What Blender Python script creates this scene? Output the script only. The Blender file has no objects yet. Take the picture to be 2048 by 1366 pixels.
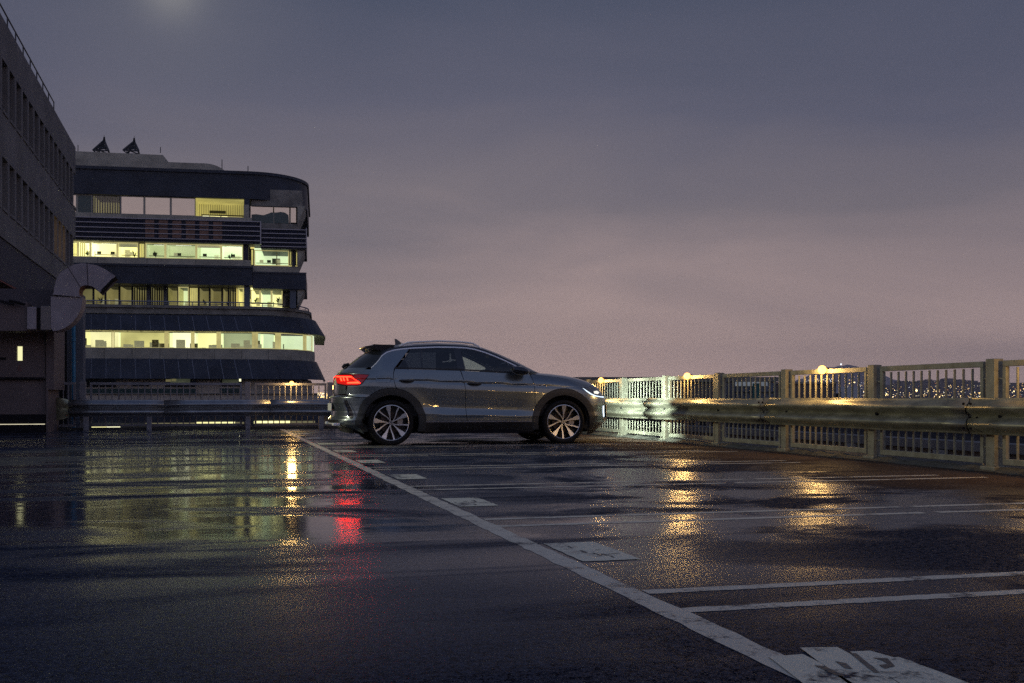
import bpy, bmesh, math, random
from mathutils import Vector
from mathutils.geometry import delaunay_2d_cdt
random.seed(7)
PI = math.pi
sc = bpy.context.scene
C = sc.collection

# ------------------------------------------------------------------ camera
F, H, YAW = 2180.0, 0.68, math.radians(15.2)
SN, CS = math.sin(YAW), math.cos(YAW)
cd = bpy.data.cameras.new('camera'); cam = bpy.data.objects.new('camera', cd); C.objects.link(cam)
cam.location = (0, 0, H); cam.rotation_euler = (PI/2, 0, -YAW)
cd.sensor_width = 36; cd.lens = F/2048*36; cd.shift_y = 114/2048
cd.clip_start = 0.05; cd.clip_end = 9000
sc.camera = cam

# ------------------------------------------------------------------ world: dusk sky
W = bpy.data.worlds.new('World'); sc.world = W; W.use_nodes = True
nt = W.node_tree; N = nt.nodes; L = nt.links; N.clear()
def wn(t, **k):
    n = N.new(t)
    for a, b in k.items(): setattr(n, a, b)
    return n
def wmath(op, a, b=None):
    n = wn('ShaderNodeMath', operation=op)
    for i, v in enumerate((a, b)):
        if v is None: continue
        if isinstance(v, (int, float)): n.inputs[i].default_value = v
        else: L.new(v, n.inputs[i])
    return n.outputs[0]
tc = wn('ShaderNodeTexCoord'); sep = wn('ShaderNodeSeparateXYZ'); L.new(tc.outputs['Generated'], sep.inputs[0])
# soft cloud layer, stretched along the horizon
mp = wn('ShaderNodeMapping'); mp.inputs['Scale'].default_value = (1.0, 1.3, 5.0); L.new(tc.outputs['Generated'], mp.inputs[0])
n1 = wn('ShaderNodeTexNoise'); n1.inputs['Scale'].default_value = 2.4; n1.inputs['Detail'].default_value = 5; n1.inputs['Roughness'].default_value = .5
n1.inputs['Distortion'].default_value = .4
L.new(mp.outputs[0], n1.inputs[0])
elev = wmath('ADD', sep.outputs[2], wmath('MULTIPLY', wmath('SUBTRACT', n1.outputs[0], .5), .14))
ramp = wn('ShaderNodeValToRGB'); L.new(wmath('MULTIPLY', wmath('ADD', elev, .05), 1/1.05), ramp.inputs[0])
cr = ramp.color_ramp
stops = [(-.05, (.38, .28, .255)), (.0, (.66, .475, .43)), (.045, (.55, .405, .375)), (.09, (.40, .305, .300)), (.17, (.205, .180, .205)),
         (.26, (.120, .122, .172)), (.36, (.076, .090, .140)), (1.0, (.052, .068, .118))]
while len(cr.elements) < len(stops): cr.elements.new(.5)
for e, (p, c) in zip(cr.elements, stops):
    e.position = (p+.05)/1.05; e.color = (*c, 1)
# the last light lies to the left of the frame's centre and dies away from it
def dirv(px, py):
    X, Z, Y = (px-1024)/F, 1.0, (797-py)/F
    return Vector((CS*X+SN*Z, -SN*X+CS*Z, Y)).normalized()
def wdot(v):
    d = wn('ShaderNodeVectorMath', operation='DOT_PRODUCT'); L.new(tc.outputs['Generated'], d.inputs[0]); d.inputs[1].default_value = v
    return d.outputs['Value']
azr = wn('ShaderNodeValToRGB'); L.new(wmath('MULTIPLY', wmath('ADD', wdot(dirv(860, 760)), 1), .5), azr.inputs[0])
# factors are stored as thirds; the brighter evening sky lies behind the camera (the office glass mirrors it)
azs = [(0, (.98, .93, .88)), (.16, (.84, .84, .86)), (.34, (.56, .60, .68)), (.55, (.42, .46, .54)), (.80, (.27, .28, .31)), (.955, (.315, .315, .32)), (1.0, (.36, .355, .35))]
while len(azr.color_ramp.elements) < len(azs): azr.color_ramp.elements.new(.5)
for e, (p, c) in zip(azr.color_ramp.elements, azs): e.position = p; e.color = (*c, 1)
az = wn('ShaderNodeVectorMath', operation='SCALE'); L.new(azr.outputs[0], az.inputs[0]); az.inputs['Scale'].default_value = 3
mx = wn('ShaderNodeMix', data_type='RGBA', blend_type='MULTIPLY'); mx.inputs[0].default_value = 1
L.new(ramp.outputs[0], mx.inputs[6]); L.new(az.outputs[0], mx.inputs[7])
# moon behind the cloud, at the top edge of the picture
md = wmath('MAXIMUM', wdot(dirv(342, -26)), 0)
gl = wmath('ADD', wmath('MULTIPLY', wmath('POWER', md, 3600), .11), wmath('MULTIPLY', wmath('POWER', md, 300), .03))
mg = wn('ShaderNodeMix', data_type='RGBA', blend_type='ADD'); mg.inputs[0].default_value = 1
mc = wn('ShaderNodeMix', data_type='RGBA', blend_type='MIX'); L.new(gl, mc.inputs[0])
mc.inputs[6].default_value = (0, 0, 0, 1); mc.inputs[7].default_value = (1, .93, .68, 1)
L.new(mx.outputs[2], mg.inputs[6]); L.new(mc.outputs[2], mg.inputs[7])
# small dusk share of a physical sky, sun just under the horizon
sky = wn('ShaderNodeTexSky', sky_type='NISHITA', sun_disc=False); sky.sun_elevation = math.radians(-4); sky.sun_rotation = math.radians(8)
sm = wn('ShaderNodeMix', data_type='RGBA', blend_type='ADD'); sm.inputs[0].default_value = .05
L.new(mg.outputs[2], sm.inputs[6]); L.new(sky.outputs[0], sm.inputs[7])
bg = wn('ShaderNodeBackground'); bg.inputs[1].default_value = .94; L.new(sm.outputs[2], bg.inputs[0])
wo = wn('ShaderNodeOutputWorld'); L.new(bg.outputs[0], wo.inputs[0])

vs = sc.view_settings
vs.view_transform = 'Standard'; vs.look = 'None'; vs.exposure = 0; vs.gamma = 1; vs.use_curve_mapping = False
sc.cycles.use_denoising = False; sc.cycles.max_bounces = 6; sc.cycles.diffuse_bounces = 2; sc.cycles.glossy_bounces = 4
sc.cycles.transparent_max_bounces = 12; sc.cycles.sample_clamp_indirect = 1.0; sc.cycles.caustics_reflective = False; sc.cycles.caustics_refractive = False

# ------------------------------------------------------------------ helpers
def link(o): C.objects.link(o); return o
def thing(name, label, cat, loc=(0, 0, 0), group=None, rz=0):
    o = bpy.data.objects.new(name, None); link(o); o.location = loc; o.rotation_euler = (0, 0, rz)
    o['label'] = label; o['category'] = cat
    if group: o['group'] = group
    return o
def tag(o, label, cat, group=None):
    o['label'] = label; o['category'] = cat
    if group: o['group'] = group
    return o
class MB:
    def __init__(s): s.v = []; s.f = []; s.m = []
    def add(s, vs_, fs, mi=0):
        k = len(s.v); s.v += [tuple(p) for p in vs_]; s.f += [tuple(i+k for i in f) for f in fs]; s.m += [mi]*len(fs); return s
    def box(s, x0, x1, y0, y1, z0, z1, mi=0):
        x0, x1 = min(x0, x1), max(x0, x1); y0, y1 = min(y0, y1), max(y0, y1); z0, z1 = min(z0, z1), max(z0, z1)
        return s.add([(x0,y0,z0),(x1,y0,z0),(x1,y1,z0),(x0,y1,z0),(x0,y0,z1),(x1,y0,z1),(x1,y1,z1),(x0,y1,z1)],
                     [(0,3,2,1),(4,5,6,7),(0,1,5,4),(1,2,6,5),(2,3,7,6),(3,0,4,7)], mi)
    def quad(s, a, b, c, d, mi=0): return s.add([a, b, c, d], [(0, 1, 2, 3)], mi)
    def tube(s, pts, r, n=8, mi=0, cap=True, ell=None):
        pts = [Vector(p) for p in pts]; rings = []
        for i, p in enumerate(pts):
            t = (pts[min(i+1, len(pts)-1)]-pts[max(i-1, 0)]).normalized()
            a = Vector((0, 0, 1)) if abs(t.z) < .9 else Vector((1, 0, 0))
            x = t.cross(a).normalized(); y = t.cross(x).normalized()
            rr = r[i] if isinstance(r, (list, tuple)) else r
            e = ell or 1
            rings.append([p+x*(rr*math.cos(q*2*PI/n))*e+y*(rr*math.sin(q*2*PI/n)) for q in range(n)])
        v = [q for ring in rings for q in ring]; f = []
        for i in range(len(pts)-1):
            for j in range(n):
                f.append((i*n+j, (i+1)*n+j, (i+1)*n+(j+1) % n, i*n+(j+1) % n))
        if cap: f += [tuple(range(n)), tuple(reversed(range((len(pts)-1)*n, len(pts)*n)))]
        return s.add(v, f, mi)
    def lathe(s, prof, cx, cy, cz, axis='y', n=32, mi=0):
        v = []; f = []
        for (r, h) in prof:
            for j in range(n):
                a = 2*PI*j/n
                if axis == 'y': v.append((cx+r*math.cos(a), cy+h, cz+r*math.sin(a)))
                else: v.append((cx+r*math.cos(a), cy+r*math.sin(a), cz+h))
        for i in range(len(prof)-1):
            for j in range(n): f.append((i*n+j, i*n+(j+1) % n, (i+1)*n+(j+1) % n, (i+1)*n+j))
        return s.add(v, f, mi)
    def build(s, name, mat, parent=None, smooth=False, bevel=0):
        me = bpy.data.meshes.new(name); me.from_pydata(s.v, [], s.f)
        mats = mat if isinstance(mat, (list, tuple)) else [mat]
        for m in mats: me.materials.append(m)
        if len(mats) > 1: me.polygons.foreach_set('material_index', s.m)
        me.update()
        if bevel or smooth:
            bm = bmesh.new(); bm.from_mesh(me)
            bmesh.ops.remove_doubles(bm, verts=bm.verts, dist=1e-5)
            if bevel: bmesh.ops.bevel(bm, geom=[e for e in bm.edges if e.calc_face_angle(0) > .5], offset=bevel, segments=2, affect='EDGES', profile=.6)
            bmesh.ops.recalc_face_normals(bm, faces=bm.faces)
            bm.to_mesh(me); bm.free()
            if smooth:
                me.shade_smooth()
                me.set_sharp_from_angle(angle=math.radians(38))
        o = bpy.data.objects.new(name, me); link(o)
        if parent: o.parent = parent
        return o
def struct(o): o['kind'] = 'structure'; return o
def stuff(o): o['kind'] = 'stuff'; return o
def inst(src, parent, loc=(0, 0, 0), rot=None, name=None):
    o = src.copy(); link(o); o.parent = parent; o.location = loc
    if rot: o.rotation_euler = rot
    return o
def copy_tree(o, parent=None):
    c = o.copy(); link(c); c.parent = parent
    for ch in list(o.children): copy_tree(ch, c)
    return c

def pxw(x, y, Z):                       # picture point at a depth -> place
    X = (x-1024)/F*Z
    return Vector((CS*X+SN*Z, -SN*X+CS*Z, H+(797-y)/F*Z))
def u_at(x, v):
    r = (x-1024)/F; return v*(SN+CS*r)/(CS-SN*r)
def Zof(u, v): return SN*u+CS*v

# ------------------------------------------------------------------ materials
MATS = {}
def mat(name, col, rough=.5, metal=0, noise=0, nscale=8, bump=0, bscale=60, coat=0, emit=None, es=0, spec=.5, stretch=None, coatr=.05, dirt=None, rnoise=0):
    m = bpy.data.materials.new(name); m.use_nodes = True; t = m.node_tree; b = t.nodes['Principled BSDF']
    b.inputs['Roughness'].default_value = rough; b.inputs['Metallic'].default_value = metal
    b.inputs['Specular IOR Level'].default_value = spec
    b.inputs['Coat Weight'].default_value = coat; b.inputs['Coat Roughness'].default_value = coatr
    b.inputs['Base Color'].default_value = (*col, 1)
    tcn = t.nodes.new('ShaderNodeTexCoord'); src = tcn.outputs['Object']
    if stretch:
        mpn = t.nodes.new('ShaderNodeMapping'); mpn.inputs['Scale'].default_value = stretch; t.links.new(src, mpn.inputs[0]); src = mpn.outputs[0]
    if noise:
        nz = t.nodes.new('ShaderNodeTexNoise'); nz.inputs['Scale'].default_value = nscale; nz.inputs['Detail'].default_value = 6; nz.inputs['Roughness'].default_value = .65
        t.links.new(src, nz.inputs[0])
        r = t.nodes.new('ShaderNodeValToRGB'); t.links.new(nz.outputs[0], r.inputs[0])
        d = dirt or tuple(c*(1-noise) for c in col)
        r.color_ramp.elements[0].position = .32; r.color_ramp.elements[0].color = (*d, 1)
        r.color_ramp.elements[1].position = .68; r.color_ramp.elements[1].color = (*[min(1, c*(1+noise*.35)) for c in col], 1)
        t.links.new(r.outputs[0], b.inputs['Base Color'])
        if rnoise:
            rr = t.nodes.new('ShaderNodeMapRange'); t.links.new(nz.outputs[0], rr.inputs[0])
            rr.inputs[1].default_value = .3; rr.inputs[2].default_value = .7; rr.inputs[3].default_value = rough-rnoise; rr.inputs[4].default_value = rough+rnoise
            t.links.new(rr.outputs[0], b.inputs['Roughness'])
    if bump:
        nb = t.nodes.new('ShaderNodeTexNoise'); nb.inputs['Scale'].default_value = bscale; nb.inputs['Detail'].default_value = 3; t.links.new(src, nb.inputs[0])
        bp = t.nodes.new('ShaderNodeBump'); bp.inputs['Strength'].default_value = bump; bp.inputs['Distance'].default_value = .01
        t.links.new(nb.outputs[0], bp.inputs['Height']); t.links.new(bp.outputs[0], b.inputs['Normal'])
    if emit:
        b.inputs['Emission Color'].default_value = (*emit, 1); b.inputs['Emission Strength'].default_value = es
    MATS[name] = m
    return m
def glass(name, tint, rough=0.0, ior=1.7, cast=True):
    m = bpy.data.materials.new(name); m.use_nodes = True; t = m.node_tree; t.nodes.clear()
    o = t.nodes.new('ShaderNodeOutputMaterial'); mxs = t.nodes.new('ShaderNodeMixShader')
    tr = t.nodes.new('ShaderNodeBsdfTransparent'); tr.inputs[0].default_value = (*tint, 1)
    g = t.nodes.new('ShaderNodeBsdfGlossy'); g.inputs['Roughness'].default_value = rough; g.inputs[0].default_value = (.95, .97, 1, 1)
    fr = t.nodes.new('ShaderNodeFresnel'); fr.inputs[0].default_value = ior
    t.links.new(fr.outputs[0], mxs.inputs[0]); t.links.new(tr.outputs[0], mxs.inputs[1]); t.links.new(g.outputs[0], mxs.inputs[2])
    t.links.new(mxs.outputs[0], o.inputs[0]); return m
def emis(name, col, s):
    return mat(name, (.01, .01, .01), .6, emit=col, es=s, spec=.05)

def wet_asphalt():
    m = bpy.data.materials.new('wet_asphalt'); m.use_nodes = True; t = m.node_tree; b = t.nodes['Principled BSDF']
    def nn(k): return t.nodes.new(k)
    def lk(a, c): t.links.new(a, c)
    def noise(sc_, det=4, rough=.55, src=None, dist=0):
        n = nn('ShaderNodeTexNoise'); n.inputs['Scale'].default_value = sc_; n.inputs['Detail'].default_value = det; n.inputs['Roughness'].default_value = rough
        n.inputs['Distortion'].default_value = dist; lk(src, n.inputs[0]); return n.outputs[0]
    def mr(a, i0, i1, o0, o1, smooth=True):
        n = nn('ShaderNodeMapRange'); n.interpolation_type = 'SMOOTHSTEP' if smooth else 'LINEAR'
        lk(a, n.inputs[0])
        for i, v in zip((1, 2, 3, 4), (i0, i1, o0, o1)): n.inputs[i].default_value = v
        return n.outputs[0]
    def mth(op, a, c):
        n = nn('ShaderNodeMath'); n.operation = op; n.use_clamp = op in ('MULTIPLY', 'ADD') and False
        for i, v in enumerate((a, c)):
            if isinstance(v, (int, float)): n.inputs[i].default_value = v
            else: lk(v, n.inputs[i])
        return n.outputs[0]
    tcn = nn('ShaderNodeTexCoord'); P = tcn.outputs['Object']
    mpn = nn('ShaderNodeMapping'); mpn.inputs['Scale'].default_value = (.45, 1.25, 1); mpn.inputs['Rotation'].default_value = (0, 0, YAW); lk(P, mpn.inputs[0]); PS = mpn.outputs[0]
    mpb = nn('ShaderNodeMapping'); mpb.inputs['Scale'].default_value = (.24, .85, 1); mpb.inputs['Rotation'].default_value = (0, 0, YAW); lk(P, mpb.inputs[0]); band = noise(1.3, 5, .62, mpb.outputs[0], .9); big = noise(.75, 3, .5, PS, .3); mid = noise(2.2, 4, .6, PS, .2); fine = noise(34, 4, .7, P); grain = noise(120, 3, .75, P)
    sx = nn('ShaderNodeSeparateXYZ'); lk(P, sx.inputs[0]); gm = mth('ADD', mth('MULTIPLY', grain, .6), mth('MULTIPLY', fine, .4))
    # water lies where the deck sags; the strip along the right railing has drained
    wet = mr(mth('ADD', mth('MULTIPLY', big, .4), mth('MULTIPLY', band, .6)), .40, .52, 0, 1)
    right = mr(sx.outputs[0], 1.0, 3.0, 0, 1)
    blot = mr(mth('ADD', mth('MULTIPLY', noise(.85, 5, .6, P, .6), .8), mth('MULTIPLY', band, .2)), .44, .54, 0, .9)
    mxw = nn('ShaderNodeMix'); lk(right, mxw.inputs[0]); lk(wet, mxw.inputs[2]); lk(blot, mxw.inputs[3]); wet = mxw.outputs[0]
    wet = mth('MULTIPLY', wet, mr(mth('ADD', sx.outputs[1], mth('MULTIPLY', big, 3)), 3.6, 7.4, .03, 1))
    edge = mr(mth('ADD', sx.outputs[0], mth('MULTIPLY', mth('SUBTRACT', mid, .5), 2.2)), 4.6, 5.6, 0, 1)
    wet = mth('MULTIPLY', wet, mth('SUBTRACT', 1, mth('MULTIPLY', edge, .85)))
    pud = mr(noise(.55, 2, .5, PS, .1), .585, .625, 0, 1)
    pud = mth('MULTIPLY', pud, mth('SUBTRACT', 1, mth('MULTIPLY', right, .9)))
    rough = mth('ADD', mr(wet, 0, 1, .50, .075, False), mth('ADD', mth('MULTIPLY', right, .10), mth('MULTIPLY', mth('SUBTRACT', gm, .5), mth('ADD', mth('MULTIPLY', right, .3), mr(wet, 0, 1, .6, 0, False)))))
    rough = mth('ADD', rough, mth('MULTIPLY', edge, .10))
    mxr = nn('ShaderNodeMix'); lk(pud, mxr.inputs[0]); lk(rough, mxr.inputs[2]); mxr.inputs[3].default_value = .035
    lk(mxr.outputs[0], b.inputs['Roughness'])
    cr_ = nn('ShaderNodeValToRGB'); lk(gm, cr_.inputs[0])
    cr_.color_ramp.elements[0].position = .42; cr_.color_ramp.elements[0].color = (.002, .003, .008, 1)
    cr_.color_ramp.elements[1].position = .66; cr_.color_ramp.elements[1].color = (.10, .115, .165, 1)
    mb = nn('ShaderNodeMix'); mb.data_type = 'RGBA'; lk(edge, mb.inputs[0]); lk(cr_.outputs[0], mb.inputs[6])
    cr2 = nn('ShaderNodeValToRGB'); lk(gm, cr2.inputs[0])  # brown ramp paints warm lamp light into the drained strip's colour
    cr2.color_ramp.elements[0].position = .42; cr2.color_ramp.elements[0].color = (.030, .022, .018, 1)
    cr2.color_ramp.elements[1].position = .66; cr2.color_ramp.elements[1].color = (.17, .115, .085, 1)
    lk(cr2.outputs[0], mb.inputs[7])
    lk(mb.outputs[2], b.inputs['Base Color'])
    lk(mth('ADD', mr(wet, 0, 1, .02, 1.0, False), mth('MULTIPLY', mth('SUBTRACT', gm, .5), .5)), b.inputs['Specular IOR Level']); b.inputs['IOR'].default_value = 1.36; b.inputs['Specular Tint'].default_value = (.78, .87, 1, 1)
    bp = nn('ShaderNodeBump'); bp.inputs['Distance'].default_value = .0090
    lk(mth('ADD', mth('MULTIPLY', fine, .7), mth('MULTIPLY', grain, .5)), bp.inputs['Height'])
    inv = mr(pud, 0, 1, .75, .02, False); lk(mth('MULTIPLY', inv, mth('ADD', mr(wet, 0, 1, 1, .022, False), mth('MULTIPLY', right, .09))), bp.inputs['Strength'])
    # long low undulation of the surface breaks reflections into bands
    bp2 = nn('ShaderNodeBump'); bp2.inputs['Distance'].default_value = .012; bp2.inputs['Strength'].default_value = .30
    lk(mth('ADD', mth('MULTIPLY', mid, .3), mth('MULTIPLY', band, .9)), bp2.inputs['Height']); lk(bp2.outputs[0], bp.inputs['Normal']); lk(bp.outputs[0], b.inputs['Normal'])
    return m
def road_paint(name, col, wear=.5):
    m = wet_asphalt(); m.name = name; t = m.node_tree; b = t.nodes['Principled BSDF']
    base = b.inputs['Base Color'].links[0].from_socket
    tcn = t.nodes.new('ShaderNodeTexCoord')
    n = t.nodes.new('ShaderNodeTexNoise'); n.inputs['Scale'].default_value = 38; n.inputs['Detail'].default_value = 8; n.inputs['Roughness'].default_value = .75
    t.links.new(tcn.outputs['Object'], n.inputs[0])
    n2 = t.nodes.new('ShaderNodeTexNoise'); n2.inputs['Scale'].default_value = 5; n2.inputs['Detail'].default_value = 5; t.links.new(tcn.outputs['Object'], n2.inputs[0])
    ad = t.nodes.new('ShaderNodeMath'); ad.operation = 'ADD'; t.links.new(n.outputs[0], ad.inputs[0]); t.links.new(n2.outputs[0], ad.inputs[1])
    mr = t.nodes.new('ShaderNodeMapRange'); t.links.new(ad.outputs[0], mr.inputs[0])
    mr.inputs[1].default_value = wear+.32; mr.inputs[2].default_value = wear+.5
    mxn = t.nodes.new('ShaderNodeMix'); mxn.data_type = 'RGBA'; t.links.new(mr.outputs[0], mxn.inputs[0]); t.links.new(base, mxn.inputs[6])
    mxn.inputs[7].default_value = (*col, 1)
    for nm, vv in (('Specular IOR Level', .12), ('Roughness', .45)):
        sk = b.inputs[nm].links[0].from_socket; q_ = t.nodes.new('ShaderNodeMix'); t.links.new(mr.outputs[0], q_.inputs[0]); t.links.new(sk, q_.inputs[2]); q_.inputs[3].default_value = vv
        t.links.new(q_.outputs[0], b.inputs[nm])
    t.links.new(mxn.outputs[2], b.inputs['Base Color'])
    return m

ASPH = wet_asphalt()
PAINTL = road_paint('worn_line_paint', (.72, .67, .54), .475)
PAINTP = road_paint('bay_number_paint', (.78, .76, .60), .48)
PAINTD = mat('dark_number_paint', (.12, .12, .11), .55, noise=.6, nscale=20, bump=.3)
GALV = mat('galvanised_green_grey', (.40, .42, .36), .42, metal=.35, noise=.35, nscale=5, bump=.12, bscale=40, rnoise=.1)
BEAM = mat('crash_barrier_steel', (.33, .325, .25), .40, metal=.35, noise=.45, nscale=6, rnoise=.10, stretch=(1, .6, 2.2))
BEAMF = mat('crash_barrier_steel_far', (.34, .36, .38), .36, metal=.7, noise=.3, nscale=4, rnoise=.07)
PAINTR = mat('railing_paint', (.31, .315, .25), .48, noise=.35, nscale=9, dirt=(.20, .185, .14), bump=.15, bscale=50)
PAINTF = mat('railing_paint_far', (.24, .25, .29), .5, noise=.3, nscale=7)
CONC = mat('stained_concrete', (.30, .28, .25), .85, noise=.45, nscale=1.4, bump=.3, bscale=12)
CONCB = mat('cast_concrete_band', (.46, .43, .36), .85, noise=.35, nscale=.7, bump=.2, bscale=6)
NAVY = mat('navy_metal_cladding', (.046, .055, .082), .5, noise=.4, nscale=.6, spec=.25)
NAVYG = mat('navy_glass_spandrel', (.010, .016, .045), .35, noise=.3, nscale=.5, spec=.15)
SEAM = mat('pale_metal_strip', (.36, .36, .42), .35, metal=.5)
WALLD = mat('dark_rendered_wall', (.25, .228, .225), .9, noise=.32, nscale=.45, bump=.15, bscale=6)
WALLB = mat('dark_beam_render', (.10, .09, .11), .9, noise=.2, nscale=.6)
SOFF = mat('pink_glow_soffit', (.30, .10, .08), .9, noise=.3, nscale=.4)  # pink glow under the building is put into the soffit's base colour
DOORP = mat('grey_brown_door_paint', (.14, .11, .115), .7, noise=.25, nscale=1.2, bump=.1)
DARK = mat('near_black', (.012, .012, .018), .8, noise=.2, spec=.08)
DUCT = mat('duct_sheet_metal', (.34, .31, .345), .55, metal=.2, noise=.25, nscale=2.5, bump=.08, bscale=10)
DUCTI = mat('duct_inside', (.32, .17, .12), .7, noise=.3, nscale=3)
COLM = mat('grey_column_render', (.14, .16, .20), .85, noise=.2, nscale=1)
BLUEP = mat('blue_pipe', (.02, .22, .42), .45, noise=.2, nscale=4)
BEIGE = mat('beige_render', (.60, .53, .45), .9, noise=.3, nscale=.5)
MULL = mat('dark_mullion', (.05, .05, .06), .5, noise=.2)
WGL = glass('office_window_glass', (.88, .92, .86))
DKGL = mat('unlit_glass', (.012, .015, .022), .08, noise=.2, nscale=.8)

# ================================================================== THE DECK
RU, FV = 7.0, 25.1            # right railing line, far railing line
mb = MB(); mb.box(-34, RU+.35, -14, FV+.25, -.6, 0)
deck = struct(mb.build('parking_deck', ASPH))
# far-below ground to the horizon
mb = MB(); mb.quad((-2500, -850, -14), (2900, -850, -14), (2900, 2750, -14), (-2500, 2750, -14))
struct(mb.build('ground', mat('dark_far_ground', (.045, .04, .036), 1, spec=.02, noise=.4, nscale=.02)))

def sheet(x0, x1, y0, y1, z): 
    return MB().quad((x0, y0, z), (x1, y0, z), (x1, y1, z), (x0, y1, z))
def ragged(pts, n, jit, z):            # painted strip with uneven edges
    (x0, y0), (x1, y1), w = pts; d = Vector((x1-x0, y1-y0)); L_ = d.length; d.normalize(); q = Vector((-d.y, d.x)); m_ = MB(); v = []
    for i in range(n+1):
        t = i/n*L_; a = random.uniform(-jit, jit); b_ = random.uniform(-jit, jit)
        p = Vector((x0, y0))+d*t
        v += [(p.x-q.x*(w/2+a), p.y-q.y*(w/2+a), z), (p.x+q.x*(w/2+b_), p.y+q.y*(w/2+b_), z)]
    return m_.add(v, [(2*i, 2*i+2, 2*i+3, 2*i+1) for i in range(n)])
UM = 1.40
o = ragged(((UM, -2), (UM, 24.6), .10), 300, .006, .0012).build('bay_end_line', PAINTL); struct(o)
BAYS = [3.23+2.385*k for k in range(-1, 9)]
for v in BAYS:
    for dv, ul in ((0, 6.5), (.34, 6.42)):
        g = random.uniform(2.2, 4.5)
        o = ragged(((UM+.055, v+dv), (g, v+dv), .075), 60, .005, .0012).build('bay_line', PAINTL); struct(o)
        o = ragged(((g+.09, v+dv), (ul-random.uniform(0, .5), v+dv), .075), 60, .005, .0012).build('bay_line', PAINTL); struct(o)
for i, v in enumerate(BAYS):
    vc = v+.34+1.02
    m_ = MB(); x0, x1, y0, y1 = UM+.075, UM+.33, vc-.29, vc+.29; n = 14
    pts = []
    for (a, b_) in (((x0, y0), (x1, y0)), ((x1, y0), (x1, y1)), ((x1, y1), (x0, y1)), ((x0, y1), (x0, y0))):
        for k in range(n):
            t = k/n; pts.append((a[0]+(b_[0]-a[0])*t+random.uniform(-.004, .004), a[1]+(b_[1]-a[1])*t+random.uniform(-.004, .004), .0024))
    m_.add(pts, [tuple(range(len(pts)))]); o = m_.build('bay_number_patch', PAINTP); struct(o)
    # worn remains of the dark digits, read from the lane side
    dg = MB(); zz = .0034
    def dash(ax, ay, bx, by, w=.012):
        a = Vector((ax, ay)); c_ = Vector((bx, by)); d = (c_-a).normalized(); q = Vector((-d.y, d.x))*w
        dg.add([(a.x-q.x, a.y-q.y, zz), (c_.x-q.x*.7, c_.y-q.y*.7, zz), (c_.x+q.x, c_.y+q.y, zz), (a.x+q.x*.7, a.y+q.y*.7, zz)], [(0, 1, 2, 3)])
    for k in range(7):
        ax = x0+random.uniform(.03, .19); ay = y0+random.uniform(.06, .46); s_ = random.choice((0, 1))
        if s_: dash(ax, ay, ax+random.uniform(-.01, .01), ay+random.uniform(.04, .11), random.uniform(.004, .009))
        else: dash(ax, ay, ax+random.uniform(.02, .06), ay+random.uniform(-.02, .02), random.uniform(.004, .009))
    struct(dg.build('worn_number_strokes', PAINTD))
# near patch: the overlapping repainted pieces at the bottom edge
def poly_sheet(px, z):
    pts = []
    for x, y in px:
        Z = (z-H)*F/(797-y); p = pxw(x, y, Z); pts.append((p.x, p.y, z))
    return MB().add(pts, [tuple(range(len(pts)))])
for px in ([(1537,1313),(1606,1308),(1640,1325),(1760,1400),(1650,1400)], [(1600,1295),(1675,1294),(1720,1318),(1800,1366),(1860,1400),(1740,1400)], [(1700,1303),(1740,1301),(1800,1318),(1880,1356),(1930,1395),(1850,1400)]):
    struct(poly_sheet(px, .0036).build('bay_number_patch', PAINTP))
for px in ([(1628,1330),(1650,1332),(1690,1352),(1672,1350)], [(1670,1322),(1692,1326),(1706,1338),(1690,1336)], [(1745,1315),(1775,1316),(1790,1332),(1770,1337),(1758,1330),(1775,1327),(1765,1321)], [(1700,1306),(1712,1306),(1760,1345),(1748,1345)]):
    struct(poly_sheet(px, .0048).build('worn_number_strokes', PAINTD))
# ragged mortar bedding along the foot of the railing
mb = MB(); v = []; n = 160
for i in range(n+1):
    y = 2+i/n*23; v += [(RU-.10-random.uniform(0, .10), y, .003), (RU-.02, y, .035+random.uniform(-.01, .02)), (RU+.3, y, .04)]
mb.add(v, [(3*i, 3*i+1, 3*i+4, 3*i+3) for i in range(n)]+[(3*i+1, 3*i+2, 3*i+5, 3*i+4) for i in range(n)])
struct(mb.build('deck_edge_bedding', mat('mossy_mortar', (.10, .10, .085), .9, noise=.6, nscale=6, bump=.6, bscale=30)))
mb = MB(); mb.box(-9, RU+.3, FV-.12, FV+.2, 0.002, .05)
struct(mb.build('deck_edge_kerb', mat('dark_kerb', (.05, .05, .05), .8, noise=.4, nscale=5, bump=.4)))

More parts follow.
